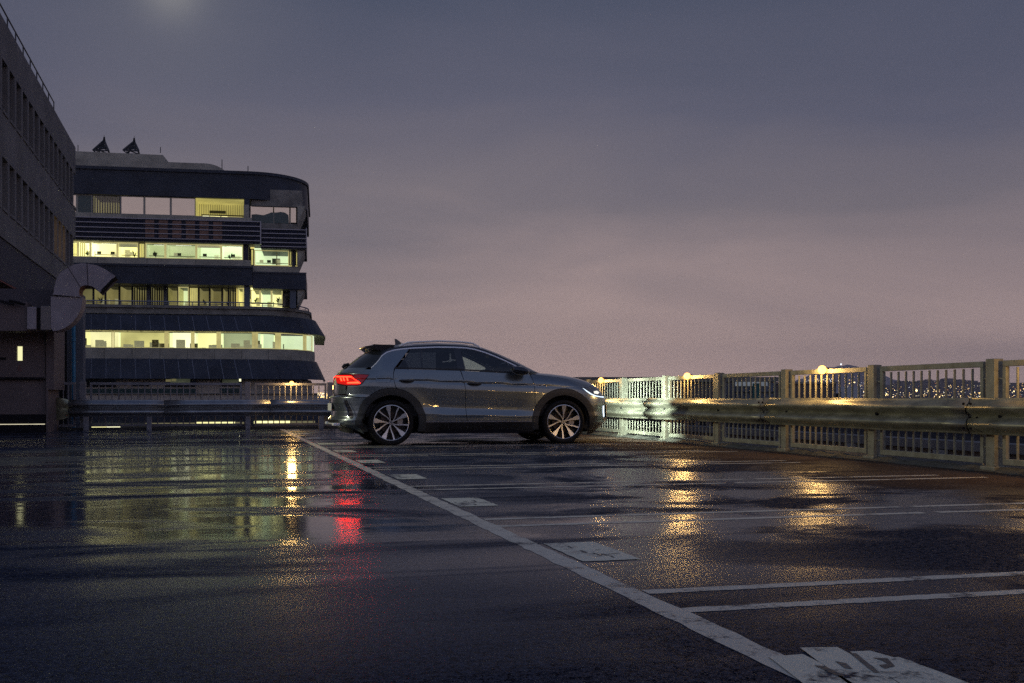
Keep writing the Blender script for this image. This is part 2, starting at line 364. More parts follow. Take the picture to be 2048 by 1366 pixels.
# ================================================================== RAILINGS
BARM = MB(); BARM.tube([(0, 0, .115), (0, 0, .965)], .0125, 8); 
def railing(name, label, axis, line, a0, posts, panels, m, top=1.03):
    """axis 'y': runs along +v at u=line ; axis 'x': runs along +u at v=line"""
    T = thing(name, label, 'railing', (0, 0, 0))
    def bx(mbb, t0, t1, w0, w1, z0, z1):
        if axis == 'y': mbb.box(line+w0, line+w1, t0, t1, z0, z1)
        else: mbb.box(t0, t1, line+w0, line+w1, z0, z1)
        return mbb
    barsrc = None; postsrc = None
    for p in posts:
        if postsrc is None:
            q = MB(); q.box(-.05, .05, -.06, .06, .0, top+.02)
            q2 = MB(); q2.box(-.085, .085, -.10, .10, 0, .05)
            for sx in (-1, 1):
                for sy in (-1, 1): q2.tube([(sx*.06, sy*.08, .05), (sx*.06, sy*.08, .075)], .011, 6)
            postsrc = q.build('post', m, T, bevel=.006)
            base = q2.build('base_plate', m, postsrc, bevel=.01)
            postsrc.location = (line, p, 0) if axis == 'y' else (p, line, 0)
            if axis == 'x': postsrc.rotation_euler = (0, 0, PI/2)
        else:
            c = inst(postsrc, T, (line, p, 0) if axis == 'y' else (p, line, 0)); c.rotation_euler = postsrc.rotation_euler
            b_ = inst(base, c, (0, 0, 0))
        for sgn in (-1, 1):
            for zz in (.22, .86):
                q = MB(); t0 = p+sgn*.055; t1 = p+sgn*.15; bx(q, t0, t1, -.012, .012, zz, zz+.012)
                q.build('bracket', m, T)
    for (t0, t1, sp) in panels:
        q = MB(); bx(q, t0, t1, -.02, .02, top-.055, top); q.build('top_rail', m, T, bevel=.004)
        q = MB(); bx(q, t0, t1, -.02, .02, .07, .125); q.build('bottom_rail', m, T, bevel=.004)
        for t in (t0, t1-.045):
            q = MB(); bx(q, t, t+.045, -.02, .02, .126, top-.056); q.build('stile', m, T, bevel=.003)
        n = max(1, round((t1-t0-.09)/sp)); 
        for k in range(1, n):
            t = t0+.045+(t1-t0-.09)*k/n
            loc = (line, t, 0) if axis == 'y' else (t, line, 0)
            if barsrc is None:
                barsrc = BARM.build('bar', m, T, smooth=True); barsrc.location = loc
            else: inst(barsrc, T, loc)
    return T
PV = [8.62+1.915*k for k in range(-3, 9)]
PV = [p for p in PV if p > 2 and p < 24.8]
panels = []
for a, b_ in zip(PV, PV[1:]): panels.append((a+.13, b_-.13, .135))
panels.append((PV[-1]+.13, 24.95, .135)) if PV[-1] < 24.3 else None
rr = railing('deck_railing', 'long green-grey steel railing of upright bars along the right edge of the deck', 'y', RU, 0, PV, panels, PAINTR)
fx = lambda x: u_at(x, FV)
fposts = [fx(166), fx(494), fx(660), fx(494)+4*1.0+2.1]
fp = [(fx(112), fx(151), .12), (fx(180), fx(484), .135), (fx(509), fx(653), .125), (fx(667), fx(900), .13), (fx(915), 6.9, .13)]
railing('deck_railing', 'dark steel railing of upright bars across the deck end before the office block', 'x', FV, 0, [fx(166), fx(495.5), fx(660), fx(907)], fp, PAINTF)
mb = MB(); mb.box(fx(96), fx(111), FV-.35, FV+.2, 0, .93); o = mb.build('corner_post', DARK, None, bevel=.01)
tag(o, 'squat black panel post behind the rounded end of the far crash barrier', 'post')

# crash barriers -------------------------------------------------------
def w_profile(h0, h1):      # (outward offset, z): W-beam
    pts = []; n = 30
    for i in range(n+1):
        t = i/n; z = h0+(h1-h0)*t
        # flat lips, two bulges, valley in the middle
        b_ = .5-.5*math.cos(4*PI*min(max((t-.04)/.92, 0), 1))
        pts.append((.082*b_**.75, z))
    return pts
def beam_section(axis, line, sgn, t0, t1, h0, h1, m, T, out=0, step=.5):
    pr = w_profile(h0, h1); n = max(2, int(abs(t1-t0)/step)); v = []; f = []
    for i in range(n+1):
        t = t0+(t1-t0)*i/n; wob = .004*math.sin(t*1.7)+.003*math.sin(t*4.1+1)
        for d, z in pr:
            w = line+sgn*(d+out+wob); v.append((w, t, z+wob*.6) if axis == 'y' else (t, w, z+wob*.6))
    k = len(pr)
    for i in range(n):
        for j in range(k-1): f.append((i*k+j, (i+1)*k+j, (i+1)*k+j+1, i*k+j+1))
    o = MB().add(v, f).build('beam_section', m, T, smooth=True)
    sd = o.modifiers.new('thick', 'SOLIDIFY'); sd.thickness = .004; sd.offset = 0
    return o
BL = RU-.13
T = thing('crash_barrier', 'long olive-lit W-beam crash barrier along the right railing, ahead of the car', 'crash barrier')
cuts = [2.4, 4.62, 8.64, 12.64, 16.62, 20.62, 24.55]
for i, (a, b_) in enumerate(zip(cuts, cuts[1:])):
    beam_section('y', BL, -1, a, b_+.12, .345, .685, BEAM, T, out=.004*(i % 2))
    for z in (.40, .50, .63):
        q = MB()
        for dt in (-.03, .07): q.add(*[([], [])][0]) if False else q.tube([(BL-.085 if z != .5 else BL-.012, a+.06+dt, z), (BL-.10 if z != .5 else BL-.03, a+.06+dt, z)], .012, 8)
        q.build('splice_bolt', DARK, T)
for a in cuts[1:-1]:
    pr_ = w_profile(.345, .685); v = []; n = len(pr_)
    for i, (d, z) in enumerate(pr_):
        sw_ = .035*math.cos(4*PI*i/n)
        v += [(BL-d-.0105, a+.12+sw_, z), (BL-d-.0105, a+.133+sw_, z)]
    MB().add(v, [(2*i, 2*i+1, 2*i+3, 2*i+2) for i in range(n-1)]).build('lap_joint', DARK, T)
for p in PV:
    q = MB(); q.tube([(BL-.002, p-.25, .515), (BL-.022, p-.25, .515)], .017, 8); q.build('beam_bolt', DARK, T)
    q = MB(); q.box(BL+.002, RU-.051, p-.045, p+.045, .36, .66); q.build('spacer_block', PAINTR, T)
FB = FV-.32
T = thing('crash_barrier', 'grey W-beam crash barrier with a flared rounded end across the far end of the deck', 'crash barrier')
e0 = fx(140); cutx = [e0, fx(330), fx(530), fx(700), 4.6, 6.75]
for i, (a, b_) in enumerate(zip(cutx, cutx[1:])):
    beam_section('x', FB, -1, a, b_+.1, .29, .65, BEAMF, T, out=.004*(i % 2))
# flared end wing, curling back
v = []; f = []; pr = w_profile(0, 1); n = 12
for i in range(n+1):
    t = i/n; uu = e0+.02-t*.36; cv = .10*t**2.2 - .03*math.sin(PI*t)
    h0 = .29-.07*math.sin(min(1, t*1.6)*PI/2)+ (.05*max(0, t-.8)/.2)**1*.6
    h1 = .65+.05*math.sin(min(1, t*1.6)*PI/2)- (.05*max(0, t-.8)/.2)*.6
    for d, z in pr: v.append((uu, FB-d*(1-min(1, t*1.8))-.02*min(1, t*2)+cv, h0+(h1-h0)*z))
k = len(pr)
for i in range(n):
    for j in range(k-1): f.append((i*k+j, (i+1)*k+j, (i+1)*k+j+1, i*k+j+1))
o = MB().add(v, f).build('end_wing', mat('end_wing_steel_olive_lit', (.46, .46, .30), .35, metal=.5, noise=.4, nscale=6, bump=.2, bscale=12), T, smooth=True)  # olive lamp light is put into the wing's own colour
sd = o.modifiers.new('thick', 'SOLIDIFY'); sd.thickness = .006
for x in (175, 300, 495, 640):
    q = MB(); q.box(fx(x)-.05, fx(x)+.05, FB+.002, FB+.12, 0, .66); q.build('barrier_post', PAINTF, T, bevel=.005)

# rail lamps -----------------------------------------------------------
LAMPM = emis('sodium_lamp_globe', (1, .43, .09), 5.5)
def rail_lamp(u, v, label, fac):
    t = thing('rail_lamp', label, 'lamp', (u, v, 1.03), 'sodium lamps on the railing')
    g = MB(); prof = [(.001, -.051)]+[(.052*math.cos(a), .052*math.sin(a)) for a in [(-70+20*i)*PI/180 for i in range(9)]]+[(.001, .052)]
    ox, oy = fac
    g.lathe(prof, ox*.055, oy*.055, -.01, axis='z', n=16); g.build('globe', LAMPM, t, smooth=True)
    q = MB(); q.box(ox*.012-.028, ox*.012+.028, oy*.012-.028, oy*.012+.028, -.05, .018); q.box(ox*.03-.015, ox*.03+.015, oy*.03-.015, oy*.03+.015, -.058, -.046)
    q.build('bracket', DARK, t)
    ld = bpy.data.lights.new('lamp_light', 'POINT'); ld.energy = 22; ld.color = (1, .58, .18); ld.shadow_soft_size = .09
    lo = bpy.data.objects.new('lamp_light', ld); link(lo); lo.parent = t; lo.location = (ox*.13, oy*.13, .0)
for v, lb in ((3.83, 'glowing orange lamp on the railing nearest the camera, beyond the right edge of the picture'),
              (7.66, 'glowing orange lamp on the right railing just past the right edge of the picture'),
              (11.52, 'largest brightest orange lamp in view, on the right railing top in front of the hill'),
              (15.36, 'middle orange lamp of three on the right railing, third panel from the headlight'),
              (19.22, 'small orange lamp on the railing just beyond the bonnet of the car')):
    rail_lamp(RU, v, lb, (-1, 0))
rail_lamp(fx(583), FV, 'orange lamp on the far railing in front of the office block, left of the car', (0, -1))

# flood lamp on a post at the left of the deck (out of frame), lights barrier and railing
t = thing('flood_lamp', 'floodlight on a steel post at the left side of the deck, out of the picture', 'lamp', (-5.6, 17.5, 0))
q = MB(); q.tube([(0, 0, 0), (0, 0, 4.0)], .06, 10); q.box(-.12, .12, -.12, .12, 0, .03); q.build('pole', GALV, t)
q = MB(); q.box(-.10, .10, -.16, .16, 3.95, 4.10); q.build('lamp_housing', DARK, t, bevel=.01)
q = MB(); q.box(.102, .108, -.13, .13, 3.97, 4.08); q.build('lamp_lens', emis('flood_lens', (1, .93, .55), 8), t)
ld = bpy.data.lights.new('flood_light', 'SPOT'); ld.energy = 1050; ld.color = (1, .94, .60); ld.spot_size = math.radians(74); ld.spot_blend = .6; ld.shadow_soft_size = .12
lo = bpy.data.objects.new('flood_light', ld); link(lo); lo.parent = t; lo.location = (.16, 0, 4.0)
d = Vector((RU+5.6, 10.5-17.5, .4-4.0)); lo.rotation_euler = d.to_track_quat('-Z', 'Y').to_euler()

# ================================================================== THE CAR
PAINT = mat('grey_metallic_paint', (.195, .232, .262), .28, metal=.75, coat=1.0, coatr=.03, noise=.10, nscale=900)
BLK = mat('gloss_black_paint', (.012, .013, .02), .25, coat=.8, coatr=.03)
CLAD = mat('satin_grey_cladding', (.034, .037, .040), .45, noise=.15, nscale=300)
PLAS = mat('black_plastic', (.018, .018, .02), .5, noise=.2, nscale=50)
CHROME = mat('satin_chrome', (.92, .95, 1.0), .4, metal=.2, noise=.05)
RUB = mat('tyre_rubber', (.009, .009, .010), .7, spec=.25, noise=.2, nscale=60, bump=.1)
ALLOY = mat('machined_alloy', (.86, .88, .92), .30, metal=.8, noise=.06, nscale=30)
RIMB = mat('gloss_black_rim', (.012, .012, .014), .22, coat=.5)
DISC = mat('brake_disc_steel', (.07, .05, .042), .5, metal=.5, noise=.4, nscale=15)
CGLA = glass('front_side_glass', (.60, .72, .70)); CGLR = glass('tinted_rear_glass', (.16, .20, .24))
INT = mat('interior_fabric', (.03, .03, .035), .8, noise=.3, nscale=30)
REDL = emis('tail_red', (1, .005, .004), .62); REDB = emis('tail_bright', (1, .011, .004), 22.0); REDD = mat('tail_dark_red', (.22, .01, .015), .12, coat=1, emit=(1, .02, .02), es=.04)
WHL = emis('daylight_led', (.72, .86, 1), 1.7); HLG = mat('headlight_lens', (.10, .12, .14), .08, coat=1, noise=.3, nscale=20)
ORANGE = emis('projector', (1, .96, .85), 1.1)

CU, CVC = 2.43, 16.43
car = thing('parked_car', 'wet dark grey metallic crossover SUV parked side-on with its lights lit', 'car', (CU, CVC, 0))
def tab(T, x):
    if x <= T[0][0]: return T[0][1]
    for (a, p), (b, q) in zip(T, T[1:]):
        if x <= b: return p+(q-p)*(x-a)/(b-a)
    return T[-1][1]
def stab(T, x, h): return sum(tab(T, x+h*k) for k in (-1, -.5, 0, .5, 1))/5
WZ = [(.10,.78),(.20,.82),(.25,.852),(.325,.888),(.34,.893),(.435,.896),(.447,.905),(.455,.903),(.555,.868),(.60,.868),(.72,.881),(.83,.889),(.90,.880),(.938,.864),(.944,.877),(.955,.876),(1.0,.865),(1.06,.848),(1.10,.832),(1.14,.815),(1.42,.665),(1.47,.63),(1.6,.55)]
SH = [(-.9,.03),(-.2,.02),(.45,.0),(2.0,-.055),(2.4,-.07),(3.5,-.09)]
XF = [(.10,3.22),(.19,3.32),(.25,3.40),(.31,3.47),(.42,3.50),(.58,3.50),(.68,3.475),(.76,3.42),(.82,3.385),(.88,3.33),(1.0,3.2)]
XR = [(.10,-.55),(.24,-.66),(.30,-.79),(.37,-.81),(.42,-.765),(.50,-.755),(.62,-.785),(.70,-.78),(.73,-.735),(.88,-.725),(1.0,-.70),(1.05,-.665),(1.12,-.60),(1.4,-.3)]
XSF, XSR, NN = 2.72, -.12, 2.5
def cornertab(a, b, n=NN, m=240):
    T = [(0., 0., 1.)]; s = 0; px, py = 0, 1
    for i in range(1, m+1):
        th = i/m*PI/2; x = math.sin(th)**(2/n); y = max(0, math.cos(th))**(2/n)
        s += math.hypot((x-px)*a, (y-py)*b); T.append((s, x, y)); px, py = x, y
    return T
TF = cornertab(.72, .86); TR = cornertab(.64, .87); LF, LR = TF[-1][0], TR[-1][0]
TFx = [(a, b) for a, b, c in TF]; TFy = [(a, c) for a, b, c in TF]; TRx = [(a, b) for a, b, c in TR]; TRy = [(a, c) for a, b, c in TR]
from bisect import bisect
def ft(T, keys, x):
    if x <= 0: return T[0][1]
    if x >= keys[-1]: return T[-1][1]
    i = bisect(keys, x); a, p = T[i-1]; b, q = T[i]; return p+(q-p)*(x-a)/(b-a+1e-12)
KF = [a for a, b in TFx]; KR = [a for a, b in TRx]
TT = [(-5,1.045),(-.85,1.045),(-.62,1.06),(-.44,1.10),(-.36,1.145),(-.03,1.395),(.15,1.435),(.34,1.455),(.76,1.478),(1.1,1.468),(1.27,1.45),(1.42,1.41),(1.57,1.355),(1.87,1.21),(2.05,1.095),(2.13,1.045),(2.3,1.03),(2.55,1.0),(2.75,.965),(2.93,.915),(3.1,.872),(3.3,.845),(6,.835)]
def Ttop(p): return stab(TT, p, .03)
def half(p, z):
    pc = min(max(p, XSR), 3.2)
    zz = z-tab(SH, p)
    if z < .5: zz = z - tab(SH, p)*max(0, (z-.30)/.2)
    if z > 1.02: zz = z - tab(SH, p)*max(0, 1-(z-1.02)/.12)
    w = stab(WZ, zz, .006 if .43 < zz < .96 else .02)
    # the crease dies out over the rear quarter
    for hx in (0, 2.6):
        r = math.hypot(p-hx, (z-.32)*1.02)
        w += .020*math.exp(-((r-.47)/.10)**2)
        if z < .95 and r < .75: # fill hollow round the arches into a smooth haunch
            k = max(0, 1-((r-.40)/.35)**2) if r > .4 else 1
            w = w*(1-k*.7)+(.885)*(k*.7)
    if p > 2.1: w -= .022*max(0, (p-2.1))**1.5
    if p > 2.08: # fender shoulder rolls into the bonnet
        T_ = Ttop(p); w -= .10*max(0, 1-(T_-z)/.13)**2.2
    if p < -.1 and z > .98: w -= .05*min(1, (-.1-p)/.4)*min(1, (z-.98)/.1)
    return w
def surf(p, z, s=-1, off=0.0):
    w = half(p, z)+off
    if p > XSF: fx_, fy_ = ft(TFx, KF, p-XSF), ft(TFy, KF, p-XSF); return Vector((XSF+fx_*(tab(XF, z)-XSF+off), s*w*fy_, z))
    if p < XSR: q = XSR-p; fx_, fy_ = ft(TRx, KR, q), ft(TRy, KR, q); return Vector((XSR+fx_*(tab(XR, z)-XSR-off), s*w*fy_, z))
    return Vector((p, s*w, z))
def nrm(p, z, s=-1):
    h = .006
    a = surf(p+h, z, s)-surf(p-h, z, s); b = surf(p, z+h, s)-surf(p, z-h, s)
    n = a.cross(b)*(-s) if True else None
    if n.length < 1e-9: n = Vector((1 if p > 1 else -1, 0, 0))
    n.normalize(); return n
def P(x, z):               # unwrapped position of a side-view point
    if x > XSF:
        fr = min(1, (x-XSF)/(tab(XF, z)-XSF)); i = 0
        for s_, a, b in TF:
            if a >= fr: return (XSF+s_, z)
        return (XSF+LF, z)
    if x < XSR:
        fr = min(1, (x-XSR)/(tab(XR, z)-XSR))
        for s_, a, b in TR:
            if a >= fr: return (XSR-s_, z)
        return (XSR-LR, z)
    return (x, z)
PF, PR = XSF+LF, XSR-LR
def inside(pt, poly):
    x, y = pt; c = False; j = len(poly)-1
    for i in range(len(poly)):
        xi, yi = poly[i]; xj, yj = poly[j]
        if (yi > y) != (yj > y) and x < (xj-xi)*(y-yi)/(yj-yi)+xi: c = not c
        j = i
    return c
def dens(poly, st, closed=True):
    out = []; n = len(poly)
    for i in range(n if closed else n-1):
        a, b = poly[i], poly[(i+1) % n]; d = math.hypot(b[0]-a[0], b[1]-a[1]); k = max(1, int(d/st))
        for j in range(k): out.append((a[0]+(b[0]-a[0])*j/k, a[1]+(b[1]-a[1])*j/k))
    if not closed: out.append(poly[-1])
    return out
def area(poly): return sum(a[0]*b[1]-b[0]*a[1] for a, b in zip(poly, poly[1:]+poly[:1]))/2
def shrink(poly, g):
    n = len(poly); sg = 1 if area(poly) > 0 else -1; out = []
    for i in range(n):
        a, b, c = poly[i-1], poly[i], poly[(i+1) % n]
        d1 = Vector((b[0]-a[0], b[1]-a[1])); d2 = Vector((c[0]-b[0], c[1]-b[1]))
        if d1.length < 1e-7 or d2.length < 1e-7: out.append(b); continue
        d1.normalize(); d2.normalize(); n1 = Vector((-d1.y, d1.x))*sg; n2 = Vector((-d2.y, d2.x))*sg
        m = n1+n2
        if m.length < .3: out.append(b); continue
        m = m/m.length*min(1.6, 1/max(.3, m.normalized().dot(n1)))
        out.append((b[0]+m.x*g, b[1]+m.y*g))
    return out
def dseg(p, poly):
    best = 9
    for a, b in zip(poly, poly[1:]+poly[:1]):
        dx, dy = b[0]-a[0], b[1]-a[1]; l2 = dx*dx+dy*dy
        t = 0 if l2 == 0 else max(0, min(1, ((p[0]-a[0])*dx+(p[1]-a[1])*dy)/l2))
        best = min(best, math.hypot(p[0]-a[0]-t*dx, p[1]-a[1]-t*dy))
    return best
def skin(name, poly, m, s=-1, off=0.0, gap=.004, grid=.035, holes=(), thick=.006, parent=None, gz=None, flat=False, edge=True):
    poly = dens(poly, .02)
    if gap: poly = shrink(poly, gap)
    if area(poly) < 0: poly = poly[::-1]
    holes = [dens(h, .02) for h in holes]
    xs = [p[0] for p in poly]; zs = [p[1] for p in poly]; pts = [Vector(p) for p in poly]; faces = [list(range(len(pts)))]; edges = []
    for h in holes:
        k = len(pts); pts += [Vector(p) for p in h]; edges += [(k+i, k+(i+1) % len(h)) for i in range(len(h))]
    gz = gz or grid*.55
    x = min(xs)+grid*.5
    polyc = [tuple(p) for p in poly]
    while x < max(xs):
        z = min(zs)+gz*.5
        while z < max(zs):
            if inside((x, z), polyc) and dseg((x, z), polyc) > gz*.4 and not any(inside((x, z), h) or dseg((x, z), h) < gz*.4 for h in holes): pts.append(Vector((x, z)))
            z += gz
        x += grid
    r = delaunay_2d_cdt(pts, edges, faces, 1, 1e-5)
    V2, FF = r[0], r[2]
    keep = []
    for f in FF:
        c = sum((V2[i] for i in f), Vector((0, 0)))/len(f)
        if any(inside((c.x, c.y), h) for h in holes): continue
        keep.append(list(f))
    me = bpy.data.meshes.new(name)
    V3 = [surf(v.x, v.y, s, off) for v in V2]; NR = [nrm(v.x, v.y, s) for v in V2]
    # orient
    fs = []
    for f in keep:
        a, b, c = V3[f[0]], V3[f[1]], V3[f[2]]
        if (b-a).cross(c-a).dot(NR[f[0]]) < 0: f = f[::-1]
        fs.append(f)
    nv = len(V3)
    if edge:                                     # turned-in edges give the panel its thickness
        cnt = {}
        for f in fs:
            for i in range(len(f)):
                a, b = f[i], f[(i+1) % len(f)]; cnt[(a, b)] = 1
        bd = [(a, b) for (a, b) in cnt if (b, a) not in cnt]; mp_ = {}
        for a, b in bd:
            for q in (a, b):
                if q not in mp_: mp_[q] = len(V3); V3.append(V3[q]-NR[q]*thick); NR.append(NR[q])
        for a, b in bd: fs.append([b, a, mp_[a], mp_[b]])
    me.from_pydata([tuple(v) for v in V3], [], fs); me.materials.append(m); me.shade_smooth()
    if not flat: me.normals_split_custom_set_from_vertices([tuple(n) for n in NR])
    o = bpy.data.objects.new(name, me); link(o); o.parent = parent or car
    return o
def arc(cx, cz, r, a0, a1, n=24): return [(cx+r*math.cos(math.radians(a0+(a1-a0)*i/n)), cz+r*math.sin(math.radians(a0+(a1-a0)*i/n))) for i in range(n+1)]
RA = .505      # outer radius of arch cladding
HZ = .325
def Tl(p0, p1, d=0, st=.05):       # points along the top boundary
    n = max(1, int(abs(p1-p0)/st)); return [(p0+(p1-p0)*i/n, Ttop(p0+(p1-p0)*i/n)-d) for i in range(n+1)]
BELT = [(-.30,1.112),(.09,1.112),(1.02,1.092),(1.10,1.088),(1.80,1.055),(2.11,1.040)]
def belt(x): return tab(BELT, x)
CH = [(-.335,1.118),(-.24,1.20),(-.12,1.297),(-.04,1.352),(.06,1.385),(.17,1.402),(.34,1.420),(.70,1.440),(.97,1.440),(1.15,1.433),(1.28,1.412),(1.43,1.367),(1.57,1.312),(1.72,1.245),(1.87,1.170),(1.98,1.105),(2.085,1.045)]
def ch(x, d=0): return tab(CH, x)+d
def chl(x0, x1, d=0, st=.05):
    n = max(1, int(abs(x1-x0)/st)); return [(x0+(x1-x0)*i/n, ch(x0+(x1-x0)*i/n, d)) for i in range(n+1)]
G0 = [(.055,1.112),(.035,1.04),(.032,.97),(.050,.89),(.075,.825)]
G1 = [(1.025,1.091),(1.065,.96),(1.085,.85),(1.095,.60),(1.10,.45),(1.115,.335)]
G2 = [(2.105,1.04),(2.125,.95),(2.145,.83),(2.150,.48),(2.17,.335)]
def left_arch(cx, z0, z1_ang):     # arc from given z up
    pass
a_s = math.degrees(math.asin((.335-HZ)/RA))
ang0 = math.degrees(math.acos(.075/RA))
for s in (-1, 1):
    dn = 'door'
    arc_r = arc(0, HZ, RA, a_s, ang0, 20)
    skin(dn, [(.06,1.110),(1.023,1.090)]+G1[1:]+[(RA, .335)]+arc_r[1:]+G0[::-1][1:-1], PAINT, s)
    skin(dn, [(1.03,1.090),(2.10,1.040)]+G2[1:]+G1[::-1][:-1], PAINT, s)
    # front wing
    a_e = 180-a_s
    af = arc(2.6, HZ, RA, a_e, 42, 30); e42 = af[-1]
    ag = [(2.6-RA, .335)]
    head = [P(2.90,.842), P(3.00,.842), P(3.12,.832), P(3.24,.818), P(3.33,.795), P(3.385,.765), P(3.40,.72), P(3.36,.695), P(3.25,.70), P(3.13,.715), P(3.04,.745), P(2.96,.79)]
    top = Tl(2.115, PF-.02)
    skin('front_wing', [(2.108,1.04)]+top+[P(3.37,.80), P(3.24,.822), P(3.12,.836), P(3.0,.846), P(2.895,.846), P(2.955,.79), P(3.035,.742), P(3.02,.72), e42]+af[::-1][1:]+[(2.17,.335)]+G2[::-1][1:-1], PAINT, s)
    skin('headlight', head, HLG, s, off=-.004, gap=.001, grid=.02)
    # daylight strip along the lower edge of the lamp, and the projector
    skin('headlight_strip', [P(2.915,.838), P(2.975,.785), P(3.05,.742), P(3.14,.713), P(3.26,.700), P(3.36,.697), P(3.36,.712), P(3.26,.712), P(3.15,.725), P(3.06,.753), P(2.98,.80)], WHL, s, off=.002, gap=0, grid=.02)
    skin('headlight_projector', [P(3.12,.79), P(3.2,.80), P(3.25,.775), P(3.2,.75), P(3.12,.76)], ORANGE, s, off=.002, gap=0, grid=.02)
    # front bumper with fog recess
    fog = [P(3.285,.600), P(3.36,.640), P(3.43,.625), P(3.452,.55), P(3.452,.42), P(3.42,.345), P(3.36,.325), P(3.29,.40), P(3.275,.51)]
    a42 = arc(2.6, HZ, RA, 41.6, -18, 20)
    skin('front_bumper', [e42, P(3.02,.72), P(3.045,.738), P(3.13,.709), P(3.25,.694), P(3.37,.689), (PF, .72), (PF, .235), P(3.24,.205)]+[a42[-1]]+a42[::-1][1:-1], PAINT, s, holes=[fog], thick=.02)
    skin('fog_lamp_recess', fog, BLK, s, off=-.018, gap=0)
    skin('fog_lamp_trim', [P(3.285,.40), P(3.36,.317), P(3.425,.338), P(3.460,.42), P(3.460,.55), P(3.445,.605), P(3.447,.55), P(3.447,.42), P(3.418,.352), P(3.362,.333), P(3.297,.405)], CHROME, s, off=.006, gap=0, grid=.02)
    skin('fog_led_strip', [P(3.335,.565), P(3.358,.572), P(3.362,.50), P(3.350,.395), P(3.328,.392)], WHL, s, off=-.010, gap=0, grid=.02)
    skin('grille', [P(3.39,.80), (PF,.83), (PF,.725), P(3.42,.72)], BLK, s, off=-.006, gap=0, grid=.03)
    skin('bumper_lip', [(PF,.232), P(3.24,.203), P(3.02,.20), P(3.0,.14), (PF,.15)], PLAS, s, off=.004, gap=.001)
    # rear quarter
    ar = arc(0, HZ, RA, ang0+.5, 133, 18); e133 = ar[-1]
    fuel = [(-.225,1.0),(-.02,1.005),(-.005,.985),(-.012,.925),(-.03,.905),(-.20,.905),(-.225,.925)]
    tail = [P(-.700,1.035), P(-.60,1.035), P(-.45,1.028), P(-.315,1.018), P(-.36,.965), P(-.42,.89), P(-.47,.868), P(-.60,.868), P(-.705,.90)]
    pill = chl(.305, -.325, -.006)
    skin('rear_quarter', [(.052,1.112),(.300,1.405)]+pill+[(-.335,1.100)]+[P(-.36,1.105), P(-.46,1.085), P(-.60,1.052), P(-.66,1.04), P(-.60,1.039), P(-.45,1.032), P(-.308,1.022), P(-.356,.962), P(-.416,.886), P(-.468,.864), P(-.60,.864), P(-.62,.74), P(-.50,.70), e133]+ar[::-1][1:]+G0[::-1][1:-1], PAINT, s, holes=[fuel])
    skin('fuel_flap', fuel, PAINT, s, gap=.003, grid=.03)
    skin('tail_light', tail, REDD, s, off=.006, gap=.001, grid=.02)
    tl = [(P(-.695,1.012), P(-.54,1.000), P(-.535,.984), P(-.695,.994)), (P(-.555,1.000), P(-.535,.985), P(-.44,.912), P(-.462,.922)), (P(-.462,.922), P(-.44,.912), P(-.435,.895), P(-.595,.897), P(-.595,.915))]
    for q in tl: skin('tail_light_bar', list(q), REDB, s, off=.010, gap=0, grid=.02)
    for xx in (-.665, -.635, -.595):
        skin('tail_light_bar', [P(xx-.006,.986), P(xx+.006,.984), P(xx+.016,.935), P(xx+.002,.936)], REDB, s, off=.010, gap=0, grid=.02)
    skin('tail_light_glow', [P(-.700,1.028), P(-.55,1.020), P(-.43,.885), P(-.46,.873), P(-.60,.873), P(-.703,.903)], REDL, s, off=.0078, gap=.004, grid=.02)
    # tailgate
    skin('tailgate', [P(-.62,.864), P(-.705,.896), P(-.706,1.04), P(-.66,1.043)]+[(p, Ttop(p)) for p in [P(-.66,1.043)[0]-.02*i for i in range(0, 50)] if p > PR]+[(PR,1.045),(PR,.735), P(-.70,.735), P(-.66,.74), P(-.62,.745)], PAINT, s)
    # rear bumper
    ab = arc(0, HZ, RA, 133.4, 198, 22)
    vent = [P(-.655,.655), P(-.60,.655), P(-.53,.40), P(-.56,.385), P(-.60,.43)]
    skin('rear_bumper', [e133, P(-.50,.695), P(-.62,.732), (PR,.722), (PR,.36), P(-.72,.36), P(-.62,.27), P(-.50,.235)]+[ab[-1]]+ab[::-1][1:-1], PAINT, s, holes=[vent], thick=.02)
    skin('vent_recess', vent, BLK, s, off=-.02, gap=0)
    for k in range(5):
        z = .62-.05*k; skin('vent_fin', [P(-.648+.018*k,z), P(-.592+.014*k,z), P(-.588+.014*k,z-.012), P(-.645+.018*k,z-.012)], BLK, s, off=.0, gap=0, grid=.02)
    skin('vent_trim', [P(-.598,.66), P(-.588,.655), P(-.50,.37), P(-.56,.352), P(-.565,.362), P(-.515,.38)], CHROME if False else PAINT, s, off=.008, gap=0, grid=.02)
    skin('diffuser', [(PR,.36), P(-.72,.36), P(-.62,.268), P(-.52,.235), P(-.50,.17), (PR,.19)], PLAS, s, off=.0, gap=.001)
    skin('diffuser_trim', [(PR,.30), P(-.76,.30), P(-.66,.262), P(-.66,.275), P(-.76,.318), (PR,.318)], CHROME, s, off=.006, gap=0, grid=.03)
    # claddings
    for cx, a1, a0 in ((0, -14, 194), (2.6, -12, 192)):
        ring = arc(cx, HZ, RA-.003, a1, a0, 60)+arc(cx, HZ, .405, a0+3, a1-3, 56)
        skin('arch_cladding', ring, CLAD, s, off=.008, gap=0, grid=.03, thick=.09)
    skin('sill', [(RA-.01,.332),(2.6-RA+.012,.332),(2.6-RA+.03,.19),(RA-.03,.19)], PLAS, s, off=.004, gap=.001, thick=.05)
    skin('sill_trim', [(RA,.345),(2.6-RA,.345),(2.6-RA,.336),(RA,.336)], SEAM, s, off=.004, gap=0, grid=.03)
    # side window frame (dark pillars) and glass
    skin('window_seal', [(x, belt(x)+.001) for x in [.05+.1*i for i in range(21)]]+[(x, belt(x)+.022) for x in [2.06-.1*i for i in range(21)]], PLAS, s, off=.003, gap=0)
